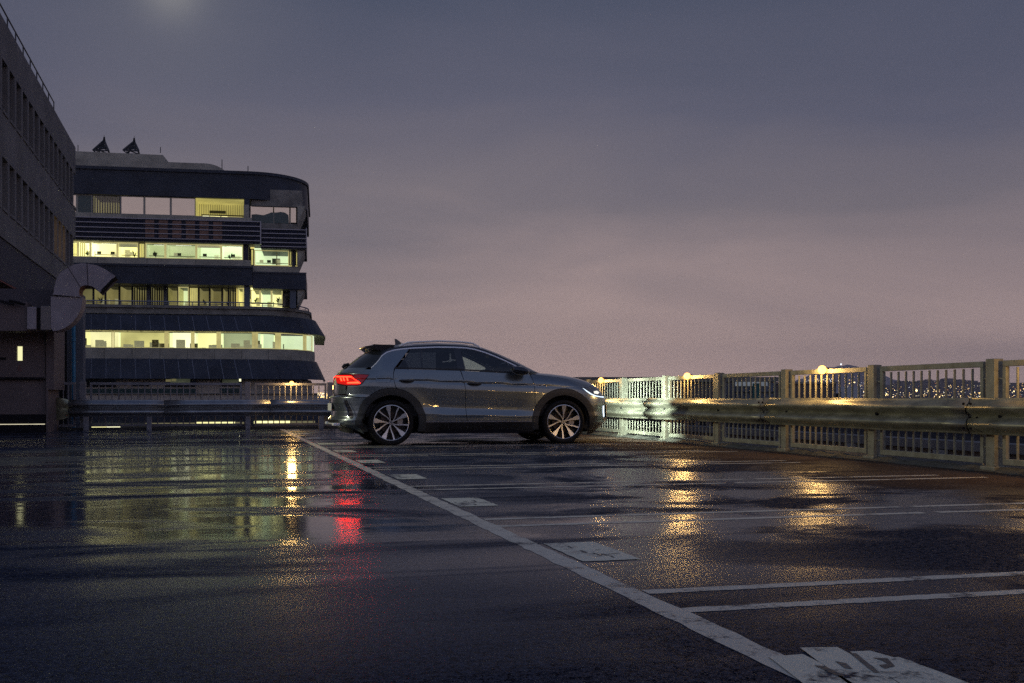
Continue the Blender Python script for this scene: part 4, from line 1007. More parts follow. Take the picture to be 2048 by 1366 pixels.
def box_sd(q, s0, s1, d0_, d1_, z0, z1, mi=0):
    q.add([bp_(s0, d0_, z0), bp_(s1, d0_, z0), bp_(s1, d1_, z0), bp_(s0, d1_, z0), bp_(s0, d0_, z1), bp_(s1, d0_, z1), bp_(s1, d1_, z1), bp_(s0, d1_, z1)], [(0,3,2,1),(4,5,6,7),(0,1,5,4),(1,2,6,5),(2,3,7,6),(3,0,4,7)], mi); return q
def winrow(P_, zt, zb_, segs, depth=3.2, tube_rows=2, mull=.07, x_end=None, d0=0, parent=None):
    """segs: (x0,x1,kind) in picture columns along the flat run. kinds: y g d k(sky-mirroring glass) t(teal, painted reflection) c(curtain) v(vertical blind) p(pillar)"""
    for (x0, x1, kd) in segs:
        a, b = S(x0, d0), S(x1, d0)
        w = MB()
        if kd == 'p':
            w.add([bp_(a, d0, zb_), bp_(b, d0, zb_), bp_(b, d0+.5, zb_), bp_(a, d0+.5, zb_), bp_(a, d0, zt), bp_(b, d0, zt), bp_(b, d0+.5, zt), bp_(a, d0+.5, zt)], [(0,1,5,4),(1,2,6,5),(3,0,4,7),(2,3,7,6)])
            w.build('pillar', NAVY, office); continue
        f0 = d0+.18
        fr = MB()
        for (p, q_, zz0, zz1) in ((a, a+mull, zb_, zt), (b-mull, b, zb_, zt), (a+mull, b-mull, zb_, zb_+.06), (a+mull, b-mull, zt-.06, zt)):
            fr.add([bp_(p, f0-.04, zz0), bp_(q_, f0-.04, zz0), bp_(q_, f0-.04, zz1), bp_(p, f0-.04, zz1), bp_(p, f0+.04, zz0), bp_(q_, f0+.04, zz0), bp_(q_, f0+.04, zz1), bp_(p, f0+.04, zz1)], [(0,1,2,3),(0,4,5,1),(3,2,6,7),(0,3,7,4),(1,5,6,2)])
        win = fr.build('window', MULL if kd in 'dvc' else (CONCB if kd in 'kt' else RC), office)
        MB().quad(bp_(a+mull, f0, zb_+.06), bp_(b-mull, f0, zb_+.06), bp_(b-mull, f0, zt-.06), bp_(a+mull, f0, zt-.06)).build('pane', WGL if kd in 'ygdvc' else DKGL if kd == 'x' else (TEAL if kd == 't' else WGL), win)
        if kd == 'k':
            MB().quad(bp_(a+mull, f0-.01, zb_+.05), bp_(b-mull, f0-.01, zb_+.05), bp_(b-mull, f0-.01, zt-.05), bp_(a+mull, f0-.01, zt-.05)).build('mirror_pane', SKYMIR, win); continue
        if kd in 'tx': continue
        rm = {'y': random.choice(RYS), 'g': random.choice(RGS), 'd': RD, 'c': RC, 'v': RD}[kd]; dd = f0+(depth if kd in 'ygdv' else .5)
        # room box: back wall, ceiling, side walls
        r = MB(); r.quad(bp_(a, dd, zb_), bp_(b, dd, zb_), bp_(b, dd, zt+.2), bp_(a, dd, zt+.2))
        r.quad(bp_(a, f0+.1, zt+.15), bp_(b, f0+.1, zt+.15), bp_(b, dd, zt+.15), bp_(a, dd, zt+.15))
        r.quad(bp_(a, f0+.1, zb_), bp_(a, dd, zb_), bp_(a, dd, zt+.15), bp_(a, f0+.1, zt+.15)); r.quad(bp_(b, f0+.1, zb_), bp_(b, dd, zb_), bp_(b, dd, zt+.15), bp_(b, f0+.1, zt+.15))
        r.build('room', rm, office)
        wd = b-a
        if kd in 'ygd':
            if wd > 1.0:
                nn_ = max(1, int(wd/2.2))
                for k in range(nn_):
                    ss = a+wd*(k+.5)/nn_+random.uniform(-.2, .2); 
                    for row in range(tube_rows if kd != 'd' else 3):
                        dz = f0+.7+row*.9; lw = .55
                        MB().quad(bp_(ss-lw, dz, zt+.12), bp_(ss+lw, dz, zt+.12), bp_(ss+lw, dz+.22, zt+.12), bp_(ss-lw, dz+.22, zt+.12)).build('ceiling_light', STRIP, office)
            # half-drawn roller blind, desk line with screens
            if wd > 1.3 and random.random() < .45:
                hb = random.uniform(.12, .4)*(zt-zb_); MB().quad(bp_(a+mull, f0+.12, zt-hb), bp_(b-mull, f0+.12, zt-hb), bp_(b-mull, f0+.12, zt-.05), bp_(a+mull, f0+.12, zt-.05)).build('roller_blind', FURL if kd != 'd' else FURN, win)
            if wd > 1.1:
                q = MB(); q.quad(bp_(a+.1, f0+1.0, zb_+.28), bp_(b-.1, f0+1.0, zb_+.28), bp_(b-.1, f0+1.0, zb_+.34), bp_(a+.1, f0+1.0, zb_+.34)); q.build('desk', FURN, office)
                for k in range(max(1, int(wd/.9))):
                    ss = a+random.uniform(.2, max(.25, wd-.5)); q = MB(); box_sd(q, ss, ss+.28, f0+1.02, f0+1.06, zb_+.36, zb_+.56); q.build('monitor', random.choice([FURD, FURD, FURL]), office)
            # furniture, partitions, plants
            for k in range(max(1, int(wd/1.5))):
                ss = a+random.uniform(.3, max(.35, wd-.4)); dz = f0+random.uniform(1.2, 2.6); h_ = random.uniform(.25, .75); ww = random.uniform(.25, .7)
                q = MB(); c0 = [bp_(ss, dz, zb_), bp_(ss+ww, dz, zb_), bp_(ss+ww, dz+.3, zb_), bp_(ss, dz+.3, zb_)]
                q.add(c0+[(x, y, z+h_) for x, y, z in c0], [(0,1,5,4),(1,2,6,5),(4,5,6,7),(3,0,4,7)])
                q.build('cabinet', random.choice([FURN, FURL, FURL, FURL]), office)
            if wd > 2.2 and kd != 'd':
                ss = a+wd*random.uniform(.25, .75); q = MB(); q.quad(bp_(ss, f0+1.2, zb_), bp_(ss+.07, f0+1.2, zb_), bp_(ss+.07, f0+1.2, zt+.1), bp_(ss, f0+1.2, zt+.1)); q.build('partition', FURN, office)
                # wall picture / whiteboard
                ss = a+wd*random.uniform(.1, .6); q = MB(); q.quad(bp_(ss, dd-.03, zb_+.5), bp_(ss+.6, dd-.03, zb_+.5), bp_(ss+.6, dd-.03, zb_+.95), bp_(ss, dd-.03, zb_+.95)); q.build('wall_board', random.choice([FURN, FURD]), office)
            if random.random() < .5:
                ss = a+random.uniform(.3, max(.35, wd-.3)); q = MB()
                for k in range(12):
                    an = random.uniform(0, 6.28); lx = random.uniform(.1, .28); z0 = zb_+.1+random.uniform(0, .15)
                    p0 = Vector(bp_(ss, f0+.6, z0)); e = Vector(bp_(ss+math.cos(an)*lx, f0+.6+math.sin(an)*lx*.5, z0+random.uniform(.15, .5)))
                    q.add([tuple(p0), tuple(p0.lerp(e, .5)+Vector((.03, 0, .06))), tuple(e), tuple(p0.lerp(e, .5)-Vector((.03, 0, -.02)))], [(0,1,2,3)])
                q.build('plant', PLANT, office)
        if kd == 'v':
            n = int(wd/.16)
            q = MB()
            for k in range(n):
                ss = a+.08+wd*k/n; q.quad(bp_(ss, f0+.2, zb_+.06), bp_(ss+.085, f0+.25, zb_+.06), bp_(ss+.085, f0+.25, zt-.06), bp_(ss, f0+.2, zt-.06))
            o = q.build('slat_blind', CURT, win); o['kind'] = 'stuff'
        if kd in 'c' or (kd == 'y' and wd > 2 and random.random() < .7):
            n = int(min(wd, 1.6)/.13); q = MB(); st = a+ (0 if kd == 'c' else wd*random.uniform(.1, .5))
            for k in range(n):
                ss = st+.13*k; q.quad(bp_(ss, f0+.25, zb_+.06), bp_(ss+.07, f0+.29, zb_+.06), bp_(ss+.07, f0+.29, zt-.02), bp_(ss, f0+.25, zt-.02))
            o = q.build('curtain', RC, win); o['kind'] = 'stuff'
# --- storey A
zA1, zA0 = Zh(388), Zh(425.5)
winrow(None, zA1, zA0, [(95,153,'k'),(153,184,'t'),(184,240,'v'),(240,288,'k'),(288,341,'k'),(341,391,'k')])
# lit loggia
a, b = S(391), S(488)
q = MB(); q.quad(bp_(a, 2.6, zA0), bp_(b, 2.6, zA0), bp_(b, 2.6, zA1), bp_(a, 2.6, zA1)); q.quad(bp_(a, .1, zA1-.02), bp_(b, .1, zA1-.02), bp_(b, 2.6, zA1-.02), bp_(a, 2.6, zA1-.02)); q.quad(bp_(a, .1, zA0), bp_(a, 2.6, zA0), bp_(a, 2.6, zA1), bp_(a, .1, zA1))
q.build('loggia_wall', lit('loggia_plaster', (1, .88, .28), .30, .3, .6), office)
n = 26; q = MB()
for k in range(n):
    ss = a+(b-a)*k/n; q.quad(bp_(ss, 2.57, zA0), bp_(ss+.03, 2.57, zA0), bp_(ss+.03, 2.57, zA1), bp_(ss, 2.57, zA1))
stuff(q.build('loggia_batten', FURD, office))
zm = Zh(409)
q = MB(); q.quad(bp_(S(412), 2.5, Zh(407.5)), bp_(S(446), 2.5, Zh(407.5)), bp_(S(446), 2.5, Zh(401.5)), bp_(S(412), 2.5, Zh(401.5))); q.build('loggia_grille', FURD, office)
for x0, x1, m_ in ((397, 404, RD), (404, 417, LAMPG), (418.5, 439, RY), (442, 454, RY), (455, 483, RC)):
    q = MB(); q.quad(bp_(S(x0, 2), 2.45, zA0), bp_(S(x1, 2), 2.45, zA0), bp_(S(x1, 2), 2.45, zm-.15), bp_(S(x0, 2), 2.45, zm-.15)); q.build('loggia_window', m_, office)
q = MB(); q.box(0,0,0,0,0,0) if False else q.quad(bp_(S(396), 2.4, zm-.15), bp_(S(484), 2.4, zm-.15), bp_(S(484), 2.4, zm-.05), bp_(S(396), 2.4, zm-.05)); q.build('loggia_transom', FURD, office)
winrow(None, zA1, zA0, [(488,499,'p')])
q = MB(); a, b = S(487.5), S(498); q.quad(bp_(a, -.01, zA0), bp_(b, -.01, zA0), bp_(b, -.01, zA1-.4), bp_(a, -.01, zA1-.4)); q.build('pillar', CONCB, office)
# sill band A, in joined lengths
P0 = [(LX, -.05), (S(504), -.05)]
panels_on('concrete_panel', P0, Zh(435), P0, Zh(425.5), CONCB, 2.9, .03)
slab('floor_slab', [(LX, 0), (S(504), 0), (S(504), 10)], Zh(435), Zh(425.5), CONCB)
# navy glass spandrel with pale rails
zS1, zS0 = Zh(435.5), Zh(481.5)
box_sd(MB(), LX, S(521)-.02, -.45, 1.2, zS0, zS1).build('spandrel_box', NAVY, office)
BRK = mat('painted_brick_reflection', (.27, .14, .10), .5, noise=.45, nscale=.9)  # brown panels paint a mirrored brick front onto the spandrel glass
xs = 126; i = 0
while xs < 516:
    a, b = S(xs)+.04, S(xs+27)-.04
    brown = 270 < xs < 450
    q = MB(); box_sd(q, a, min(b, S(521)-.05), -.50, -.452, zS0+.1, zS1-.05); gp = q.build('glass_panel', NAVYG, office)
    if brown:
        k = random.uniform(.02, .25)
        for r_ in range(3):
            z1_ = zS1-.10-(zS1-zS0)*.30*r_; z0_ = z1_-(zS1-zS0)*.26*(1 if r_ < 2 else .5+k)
            q = MB(); box_sd(q, a+.12, b-.12, -.515, -.502, z0_, z1_); q.build('brick_reflection_panel', BRK, gp)
    xs += 27; i += 1
for k in range(5):
    z = zS1-.02-(zS1-zS0-.25)*k/4; q = MB(); box_sd(q, LX, S(521)+.0, -.60, -.53, z-.03, z+.03); q.build('pale_rail', SEAM, office)
q = MB(); box_sd(q, S(521), S(521)+.08, -.60, -.2, zS0, zS1+.03); q.build('pale_rail', SEAM, office)
# --- storey B
zB1, zB0 = Zh(482), Zh(513)
winrow(None, zB1, zB0, [(95,155,'y'),(155,180,'y'),(180,234,'y'),(234,276,'y'),(276,290,'c'),(290,330,'g'),(330,392,'g'),(392,442,'g'),(442,486,'g'),(486,497,'p')])
P0 = [(LX, -.05), (S(501), -.05)]
panels_on('concrete_panel', P0, Zh(526.5), P0, Zh(513), CONCB, 3.4, .03)
slab('floor_slab', [(LX, 0), (S(501), 0), (S(501), 10)], Zh(526.5), Zh(513), CONCB)
slab('middle_fascia', [(LX, -.35), (S(505), -.35), (S(505), 9)], Zh(566), Zh(527), NAVY)
q = MB(); box_sd(q, LX, S(505)+.06, -.42, -.352, Zh(531), Zh(527)+.02); q.build('fascia_coping', NAVY, office)
# --- storey C, set back behind the terrace
zC1, zC0 = Zh(566.5), Zh(606)
winrow(None, zC1, zC0, [(95,186,'d'),(186,210,'d'),(210,238,'d'),(238,264,'d'),(264,294,'v'),(300,328,'v'),(334,356,'d'),(356,377,'g'),(377,397,'c'),(397,419,'d'),(419,444,'d'),(444,457,'d'),(457,472,'v'),(475,487,'y')], d0=1.2, tube_rows=4)
for x in (297, 331): q = MB(); box_sd(q, S(x-3,1.2), S(x+3,1.2), 1.15, 1.6, zC0, zC1); q.build('pillar', COLM, office)
q = MB(); box_sd(q, S(488), S(499.5), -.1, .5, zC0-.3, zC1); q.build('pillar', COLM, office)
# terrace parapet and rail (curved)
zT1, zT0 = Zh(606.5), Zh(625)
PT = plan(S(500), S(618)-S(500), 5.6, .0)
slab('terrace_parapet', PT, zT0, zT1-.12, CONC)
PT2 = plan(S(500), S(618)-S(500), 5.6, .14); q = MB(); 
for (za, zb2) in ((zT1-.25, zT1-.05), (zT0-.02, zT0+.10)): ribbon(q, PT2, za, PT2, zb2); ribbon(q, PT2, zb2, PT, zb2); ribbon(q, PT, za, PT2, za)
q.build('parapet_moulding', CONC, office)
PT3 = plan(S(500), S(618)-S(500), 5.6, -.1); l = plen(PT3)*.93; pts = [along(PT3, l*i/60) for i in range(61)]
rail = thing('terrace_rail', 'thin pale handrail following the curved terrace edge of the office block', 'handrail')
q = MB(); q.tube([bp_(a, b, zT1+.22) for a, b in pts], .05, 6); q.build('handrail', SEAM, rail)
q = MB(); q.tube([bp_(a, b, zT1+.06) for a, b in pts], .02, 5); q.build('lower_wire', SEAM, rail)
for i in range(0, 61, 3): q = MB(); a, b = pts[i]; q.tube([bp_(a, b, zT1-.12), bp_(a, b, zT1+.22)], .03, 5); q.build('upright', SEAM, rail)
# --- skirt D (flares outward to its foot)
PD0 = plan(S(500), S(634)-S(500), 6.0, .65); PD1 = plan(S(500), S(634)-S(500)-.15, 6.0, .05)
zD1, zD0 = zT0-.03, Zh(660)
slab('skirt_core', plan(S(500), S(634)-S(500)-.5, 6.0, -.35), zD0+.02, zD1, DARK)
panels_on('navy_panel', PD0, zD0, PD1, zD1, NAVY, 1.02, .035, .83)
q = MB(); ribbon(q, plan(S(500), S(634)-S(500), 6.0, .60), zD0, plan(S(500), S(634)-S(500)-.15, 6.0, .0), zD1); q.build('panel_backing', SEAM, office)
PWn = plan(S(500), S(627)-S(500), 5.4)
q = MB(); ribbon(q, plan(S(500), S(634)-S(500), 6.0, .60), zD0+.01, PWn, zD0+.01); q.build('skirt_soffit', CONCB, office)
# curved window row D
zW1, zW0 = zD0-.02, Zh(694.5)
def curved_row(P_, z1, z0, cols, t_end):
    l = plen(P_)
    def tx(x):          # arclength for picture column
        if x <= 500: return S(x)-LX
        lo_, hi = S(500)-LX, l
        for _ in range(30):
            md = (lo_+hi)/2; a, b = along(P_, md); w = bp_(a, b, 0); X = CS*w[0]-SN*w[1]; Z = SN*w[0]+CS*w[1]
            if 1024+F*X/Z < x and b < 5.3: lo_ = md
            else: hi = md
        return lo_
    inner = [(a, b+0) for a, b in P_]
    for x0, x1, kd in cols:
        t0, t1 = tx(x0)/l, tx(x1)/l
        if t1-t0 < .002: t1 = t0+.02
        if kd == 'c':
            q = MB(); ribbon(q, P_, z0, P_, z1, t0, t1); q.build('mullion_curtain', RC, office); continue
        q = MB(); a0, a1 = along(P_, t0*l), along(P_, t1*l)
        fr = MB()
        for tt in (t0, t1):
            p = along(P_, tt*l); fr.tube([bp_(p[0], p[1], z0), bp_(p[0], p[1], z1)], .045, 5)
        ribbon(fr, P_, z1-.06, P_, z1, t0, t1, 4); ribbon(fr, P_, z0, P_, z0+.05, t0, t1, 4)
        win = fr.build('window', RC, office)
        ribbon(q, P_, z0, P_, z1, t0, t1); q.build('pane', WGL, win)
        rm = {'y': random.choice(RYS), 'g': random.choice(RGS)}[kd]
        Pi = P_; q = MB()
        def inn(t, dep=3.0):
            p = along(P_, t*l); p2 = along(P_, min(l, t*l+.05)); dx, dy = p2[0]-p[0], p2[1]-p[1]; m_ = math.hypot(dx, dy) or 1; return (p[0]-dy/m_*dep, p[1]+dx/m_*dep)
        n = 5; vv = []
        for i in range(n+1):
            t = t0+(t1-t0)*i/n; b0 = inn(t, 2.6); vv += [bp_(b0[0], b0[1], z0), bp_(b0[0], b0[1], z1+.15)]
        q.add(vv, [(2*i, 2*i+2, 2*i+3, 2*i+1) for i in range(n)])
        vv = []
        for i in range(n+1):
            t = t0+(t1-t0)*i/n; b0 = inn(t, 2.6); b1 = inn(t, .1); vv += [bp_(b0[0], b0[1], z1+.15), bp_(b1[0], b1[1], z1+.15)]
        q.add(vv, [(2*i, 2*i+2, 2*i+3, 2*i+1) for i in range(n)]); q.build('room', rm, office)
        for k in range(3 if x1-x0 > 30 else 0):
            for row in range(3):
                t = t0+(t1-t0)*(.2+.3*k); b0 = inn(t-.009, .6+.75*row); b1 = inn(t+.009, .6+.75*row); b2 = inn(t+.009, .78+.75*row); b3 = inn(t-.009, .78+.75*row)
                if k == (x0 // 7) % 3 or (x0 // 5) % 2 == k: MB().quad(*[bp_(p[0], p[1], z1+.12) for p in (b0, b1, b2, b3)]).build('ceiling_light', STRIP, office)
        for k in range(max(1, int((x1-x0)/16))):
            t = t0+(t1-t0)*random.uniform(.1, .85); dp = random.uniform(1.2, 2.3); ww = random.uniform(.008, .022); b0 = inn(t, dp); b1 = inn(t+ww, dp); h_ = random.uniform(.25, .8)
            q = MB(); q.quad(bp_(*b0, z0), bp_(*b1, z0), bp_(*b1, z0+h_), bp_(*b0, z0+h_)); q.build('cabinet', random.choice([FURN, FURL, FURL, FURL]), office)
curved_row(PWn, zW1, zW0, [(95,166,'y'),(166,224,'y'),(228,330,'y'),(330,336,'c'),(336,383,'y'),(383,388,'c'),(388,434,'y'),(434,441,'c'),(441,505,'g'),(505,515,'c'),(515,551,'g'),(551,561,'c'),(561,607,'g'),(607,612,'c'),(612,624,'g')], .9)
slab('inner_room_wall', plan(S(500), S(627)-S(500), 5.4, -2.9), zW0, zW1+.1, RG)
q = MB(); q.quad(bp_(S(470), 5.3, zW0), bp_(S(627), 5.3, zW0), bp_(S(627), 5.3, zW1+.1), bp_(S(470), 5.3, zW1+.1)); q.build('inner_room_wall', RGS[2], office)
# concrete band D
PB = plan(S(500), S(628)-S(500), 5.4, .02); zE1 = Zh(716.5)
panels_on('concrete_panel', PB, zE1, PB, zW0, CONCB, 1.92, .03, .80)
slab('floor_slab', plan(S(500), S(628)-S(500), 5.4, -.03), zE1, zW0, CONCB)
# skirt E
PE0 = plan(S(500), S(634)-S(500), 6.0, .65); PE1 = plan(S(500), S(632)-S(500), 6.0, .05); zE0 = Zh(757)
slab('skirt_core', plan(S(500), S(634)-S(500)-.5, 6.0, -.35), zE0+.02, zE1-.02, DARK)
panels_on('navy_panel', PE0, zE0, PE1, zE1, NAVY, 1.02, .035, .83)
q = MB(); ribbon(q, plan(S(500), S(634)-S(500), 6.0, .60), zE0, plan(S(500), S(632)-S(500), 6.0, .0), zE1); q.build('panel_backing', SEAM, office)
# lowest visible storey: rendered wall with dark windows
PG = plan(S(500), S(626)-S(500), 5.4, -.2)
slab('lower_wall', PG, -3, zE0, BEIGE)
for x0, x1, y0, y1, m_ in ((150,231,759,774,DKGL),(262,297,765,772,DKGL),(330,392,757,773,DKGL),(442,482,757,772,DKGL),(470,484,753,770,DKGL)):
    a, b = S(x0), S(x1); q = MB(); box_sd(q, a, b, .12, .20, Zh(y1), Zh(y0)+.05); w_ = q.build('window', m_, office)
for x0, x1, y0, y1, m_ in ((331,342,758,763,RD),(343,352,757,762,RD),(444,477,758,765,RDK),(478,482,752,762,LAMPG),(340,380,757,766,RDK)):
    a, b = S(x0), S(x1); q = MB(); box_sd(q, a, b, .10, .118, Zh(y1), Zh(y0)); q.build('lit_pane', m_, office)
q = MB(); n = 34
box_sd(q, S(168), S(392), .1, .19, Zh(787), Zh(777)); q.build('window', TEAL, office)
q = MB(); box_sd(q, S(440), S(478), .1, .19, Zh(785), Zh(776)); q.build('window', TEAL, office)
# low terrace wall before it, skirt and lit strip beneath
terr = thing('terrace_wall', 'low beige parapet wall in front of the office block, behind the far railing', 'wall', (0, 0, 0))
P5 = [(LX, -3.0), (S(636, -3), -3.0)]
l = plen(P5); n = 14
for i in range(n):
    q = MB(); a = P5[0][0]+l*i/n+.015; b = P5[0][0]+l*(i+1)/n-.015; box_sd(q, a, b, -3.0, -2.7, Zh(812, 155, -3), Zh(788, 155, -3)); q.build('wall_panel', BEIGE, terr)
q = MB(); box_sd(q, P5[0][0], P5[1][0], -3.12, -2.65, Zh(788, 155, -3), Zh(786, 155, -3)); q.build('coping', CONC, terr)
q = MB(); box_sd(q, P5[0][0], P5[1][0], -2.9, -2.5, -9, Zh(812, 155, -3)); q.build('base', NAVY, terr)
for x0, x1, y0, y1, m_ in ((183,212,850,855,RY),(213,240,849,855,LAMPG),(241,290,848,853,RC),(291,390,846,851,RD),(392,470,844,848.5,RY),(472,488,844,848,RD),(508,580,842,847,RY),(582,630,842,846,RD)):
    a, b = S(x0, -3), S(x1, -3); q = MB(); box_sd(q, a, b, -2.98, -2.91, Zh(y1, x0, -3), Zh(y0, x0, -3)); q.build('basement_window', m_, terr)

# --- right-hand bay of the block
bay = office; xr, xw = 612, 597
def bx_px(name, x0, x1, y0, y1, d0_, d1_, m_, par=None, mir=0):
    q = MB(); box_sd(q, S(x0, d0_), S(x1, d0_), d0_, d1_, Zh(y1, x0, d0_), Zh(y0, x0, d0_)); return q.build(name, m_, par or bay)
bx_px('bay_panel', 502.5, 604, 378, 411.5, .30, 7, CONC)
bx_px('bay_core', 505, 594, 411.5, 413, .5, 7, CONC)
# bay windows storey A
for x0, x1 in ((500,546),(547,578.5),(580,592)):
    q = MB(); a, b = S(x0, .5), S(x1, .5); w_ = box_sd(q, a, a+.05, .45, .55, Zh(445), Zh(412)).build('window', CONCB, bay)
    MB().quad(bp_(a+.05, .5, Zh(445,x0,.5)), bp_(b, .5, Zh(445,x0,.5)), bp_(b, .5, Zh(412,x0,.5)), bp_(a+.05, .5, Zh(412,x0,.5))).build('pane', WGL, w_)
    MB().quad(bp_(a+.05, .49, Zh(445,x0,.5)), bp_(b, .49, Zh(445,x0,.5)), bp_(b, .49, Zh(412,x0,.5)), bp_(a+.05, .49, Zh(412,x0,.5))).build('mirror_pane', SKYMIR, w_)
# mountain's reflection painted as a teal shape on the lower glass
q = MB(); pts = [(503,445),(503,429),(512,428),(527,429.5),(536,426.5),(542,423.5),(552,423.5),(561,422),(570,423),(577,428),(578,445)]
q.add([bp_(S(x,.47), .47, Zh(y,500,.47)) for x, y in pts], [tuple(range(len(pts)))]); q.build('painted_hill_reflection', TEAL, bay)
bx_px('bay_sill', 522, 595, 446, 458, .3, 7, CONC)
bx_px('bay_spandrel', 522, 612, 459, 497, -.30, 7, NAVY)
for x0, x1 in ((524,537),(538.5,556),(558,575.5),(577,594),(595.5,611)): bx_px('glass_panel', x0, x1, 459.5, 493, -.36, -.31, NAVYG)
for y in (457.5, 466, 475, 484, 492): bx_px('pale_rail', 522, 612.5, y-.8, y+.8, -.46, -.40, SEAM)
q = MB(); a = S(612, -.3); box_sd(q, a, a+.06, -.46, .2, Zh(497,600), Zh(457,600)); q.build('pale_rail', SEAM, bay)
# storey B bay
def wr(x0, x1, y1, y0, kd, d): winrow(None, Zh(y1, x0, d), Zh(y0, x0, d), [(x0, x1, kd)], d0=d)
wr(500.5, 508, 497, 530.5, 'c', .5); wr(508, 578, 499, 530.5, 'g', .5); wr(578, 583, 499, 530.5, 'c', .5)
bx_px('pillar', 583.5, 590, 498, 531, .3, .9, NAVY); wr(590.5, 596, 499, 530.5, 'c', .8)
bx_px('bay_sill', 503, 597, 531, 545, .3, 7, CONCB)
bx_px('bay_fascia', 505.2, 612, 544, 577, -.28, 8, NAVY); bx_px('fascia_coping', 505.2, 613, 543, 546, -.33, -.281, NAVY)
# storey C bay
wr(501, 520, 579, 608, 'y', 1.0); wr(520, 543, 579, 608, 'g', 1.0); wr(543, 565, 579, 608, 'y', 1.0); bx_px('bay_wall', 565, 585, 578, 612, 1.0, 5, CONCB)
bx_px('bay_door', 571, 579, 592, 612, .97, .999, FURD); bx_px('pillar', 580, 592, 577, 616, -.1, .6, COLM)
q = MB(); q.box(0,0,0,0,0,0)
# slanting side fins under the overhangs
for (y0, y1) in ((412, 450), (497, 534), (577, 610)):
    q = MB(); a, b = S(xw-2), S(xr)-.05; z1 = Zh(y0, 600); z0 = Zh(y1, 600)
    v = [bp_(b, -.1, z1), bp_(a, -.1, z1), bp_(a, -.1, z0), bp_(b, 4.5, z1), bp_(a, 4.5, z1), bp_(a, 4.5, z0)]
    q.add(v, [(0,1,2),(3,5,4),(0,2,5,3),(1,4,5,2),(0,3,4,1)]); q.build('slanted_soffit', CONCB, bay)
bx_px('bay_back', 505, 596, 413, 612, 4.6, 9, DARK)
q = MB(); box_sd(q, LX, S(500), 5.2, 14, -3, Zh(388)); q.build('core', DARK, office)

# ================================================================== LEFT BUILDING
LU, LV1 = -7.0, 60.3
lb = thing('dark_building', 'tall dark grey building on the left with two rows of narrow recessed windows', 'building')
R1, R2 = (10.50, 12.25), (7.18, 8.92); ZR = 13.65; ZBOT = 6.15
q = MB(); q.box(LU-.4, LU, 20, LV1, R1[1], ZR); q.build('wall', WALLD, lb)
q = MB(); q.box(LU-.4, LU, 20, LV1, R2[1], R1[0]); q.build('wall', WALLD, lb)
q = MB(); q.box(LU-.4, LU, 20, LV1, ZBOT, R2[0]); q.build('wall', WALLD, lb)
q = MB(); q.box(LU-18, LU-.62, 20, LV1, ZBOT, ZR-.01); q.build('core', DARK, lb)
q = MB(); q.box(LU-18, LU-.401, LV1-.3, LV1-.005, ZBOT, ZR-.02); q.build('end_wall', WALLD, lb)
q = MB(); q.box(LU-14, LU-.05, 20, LV1-6, 4.72, ZBOT-.01); q.build('beam', WALLB, lb)
q = MB(); q.box(LU-14, LU-.06, 20, LV1-6.01, 4.66, 4.715); q.build('soffit', SOFF, lb)
pit = 1.372; v0 = 39.9-pit*9
LG1 = lit('left_lit_window', (1, .62, .15), .32, .4, 1.5)
pier = None
for (z0, z1) in (R1, R2):
    k = 0
    while v0+pit*k < LV1-.3:
        va = v0+pit*k; k += 1
        if va < 21: continue
        if pier is None or z0 != pz:
            q = MB(); q.box(-.4, 0, 0, .36, z0+.001, z1-.001); pier = q.build('pier', WALLD, lb); pier.location = (LU, va, 0)
            q = MB(); q.box(-.40, .035, -.02+.37, pit-.02+.02, z0-.09, z0+.02); sill = q.build('sill', WALLD, lb); sill.location = (LU, va, 0)
            q = MB(); q.box(-.36, -.32, .361, pit-.001, z0+.021, z1-.002); glz = q.build('window', DKGL, lb); glz.location = (LU, va, 0)
            q = MB(); q.box(-.32, -.27, .82, .87, z0+.03, z1-.01); q.box(-.32, -.27, .37, pit-.01, z0+.9, z0+.94); gb = q.build('glazing_bar', MULL, glz)
            pz = z0
        else:
            inst(pier, lb, (LU, va, 0)); inst(sill, lb, (LU, va, 0)); w_ = inst(glz, lb, (LU, va, 0)); inst(gb, w_, (0, 0, 0))
        if z0 == R2[0] and any(abs(va-t) < .75 for t in (v0+pit*18, v0+pit*19, v0+pit*20)):
            q = MB(); q.box(LU-.318, LU-.30, va+.40, va+pit-.08, z0+.05, z1-.05); q.build('lit_curtain', LG1, lb)
# roof rail
rt = thing('roof_railing', 'thin tubular safety rail along the roof edge of the dark left building', 'handrail')
RL = LU-.35; vends = [LV1-5.2-1.69*i for i in range(22)]
q = MB(); q.tube([(RL, vends[-1], ZR+.95), (RL, vends[0], ZR+.95)], .03, 6); q.build('top_tube', MULL, rt)
q = MB(); q.tube([(RL, vends[1], ZR+.50), (RL, vends[0], ZR+.50)], .02, 6); q.build('mid_tube', MULL, rt)
pp = None
for v_ in vends:
    if pp is None: q = MB(); q.tube([(0, 0, 0), (0, 0, .95)], .028, 6); pp = q.build('upright', MULL, rt); pp.location = (RL, v_, ZR)
    else: inst(pp, rt, (RL, v_, ZR))
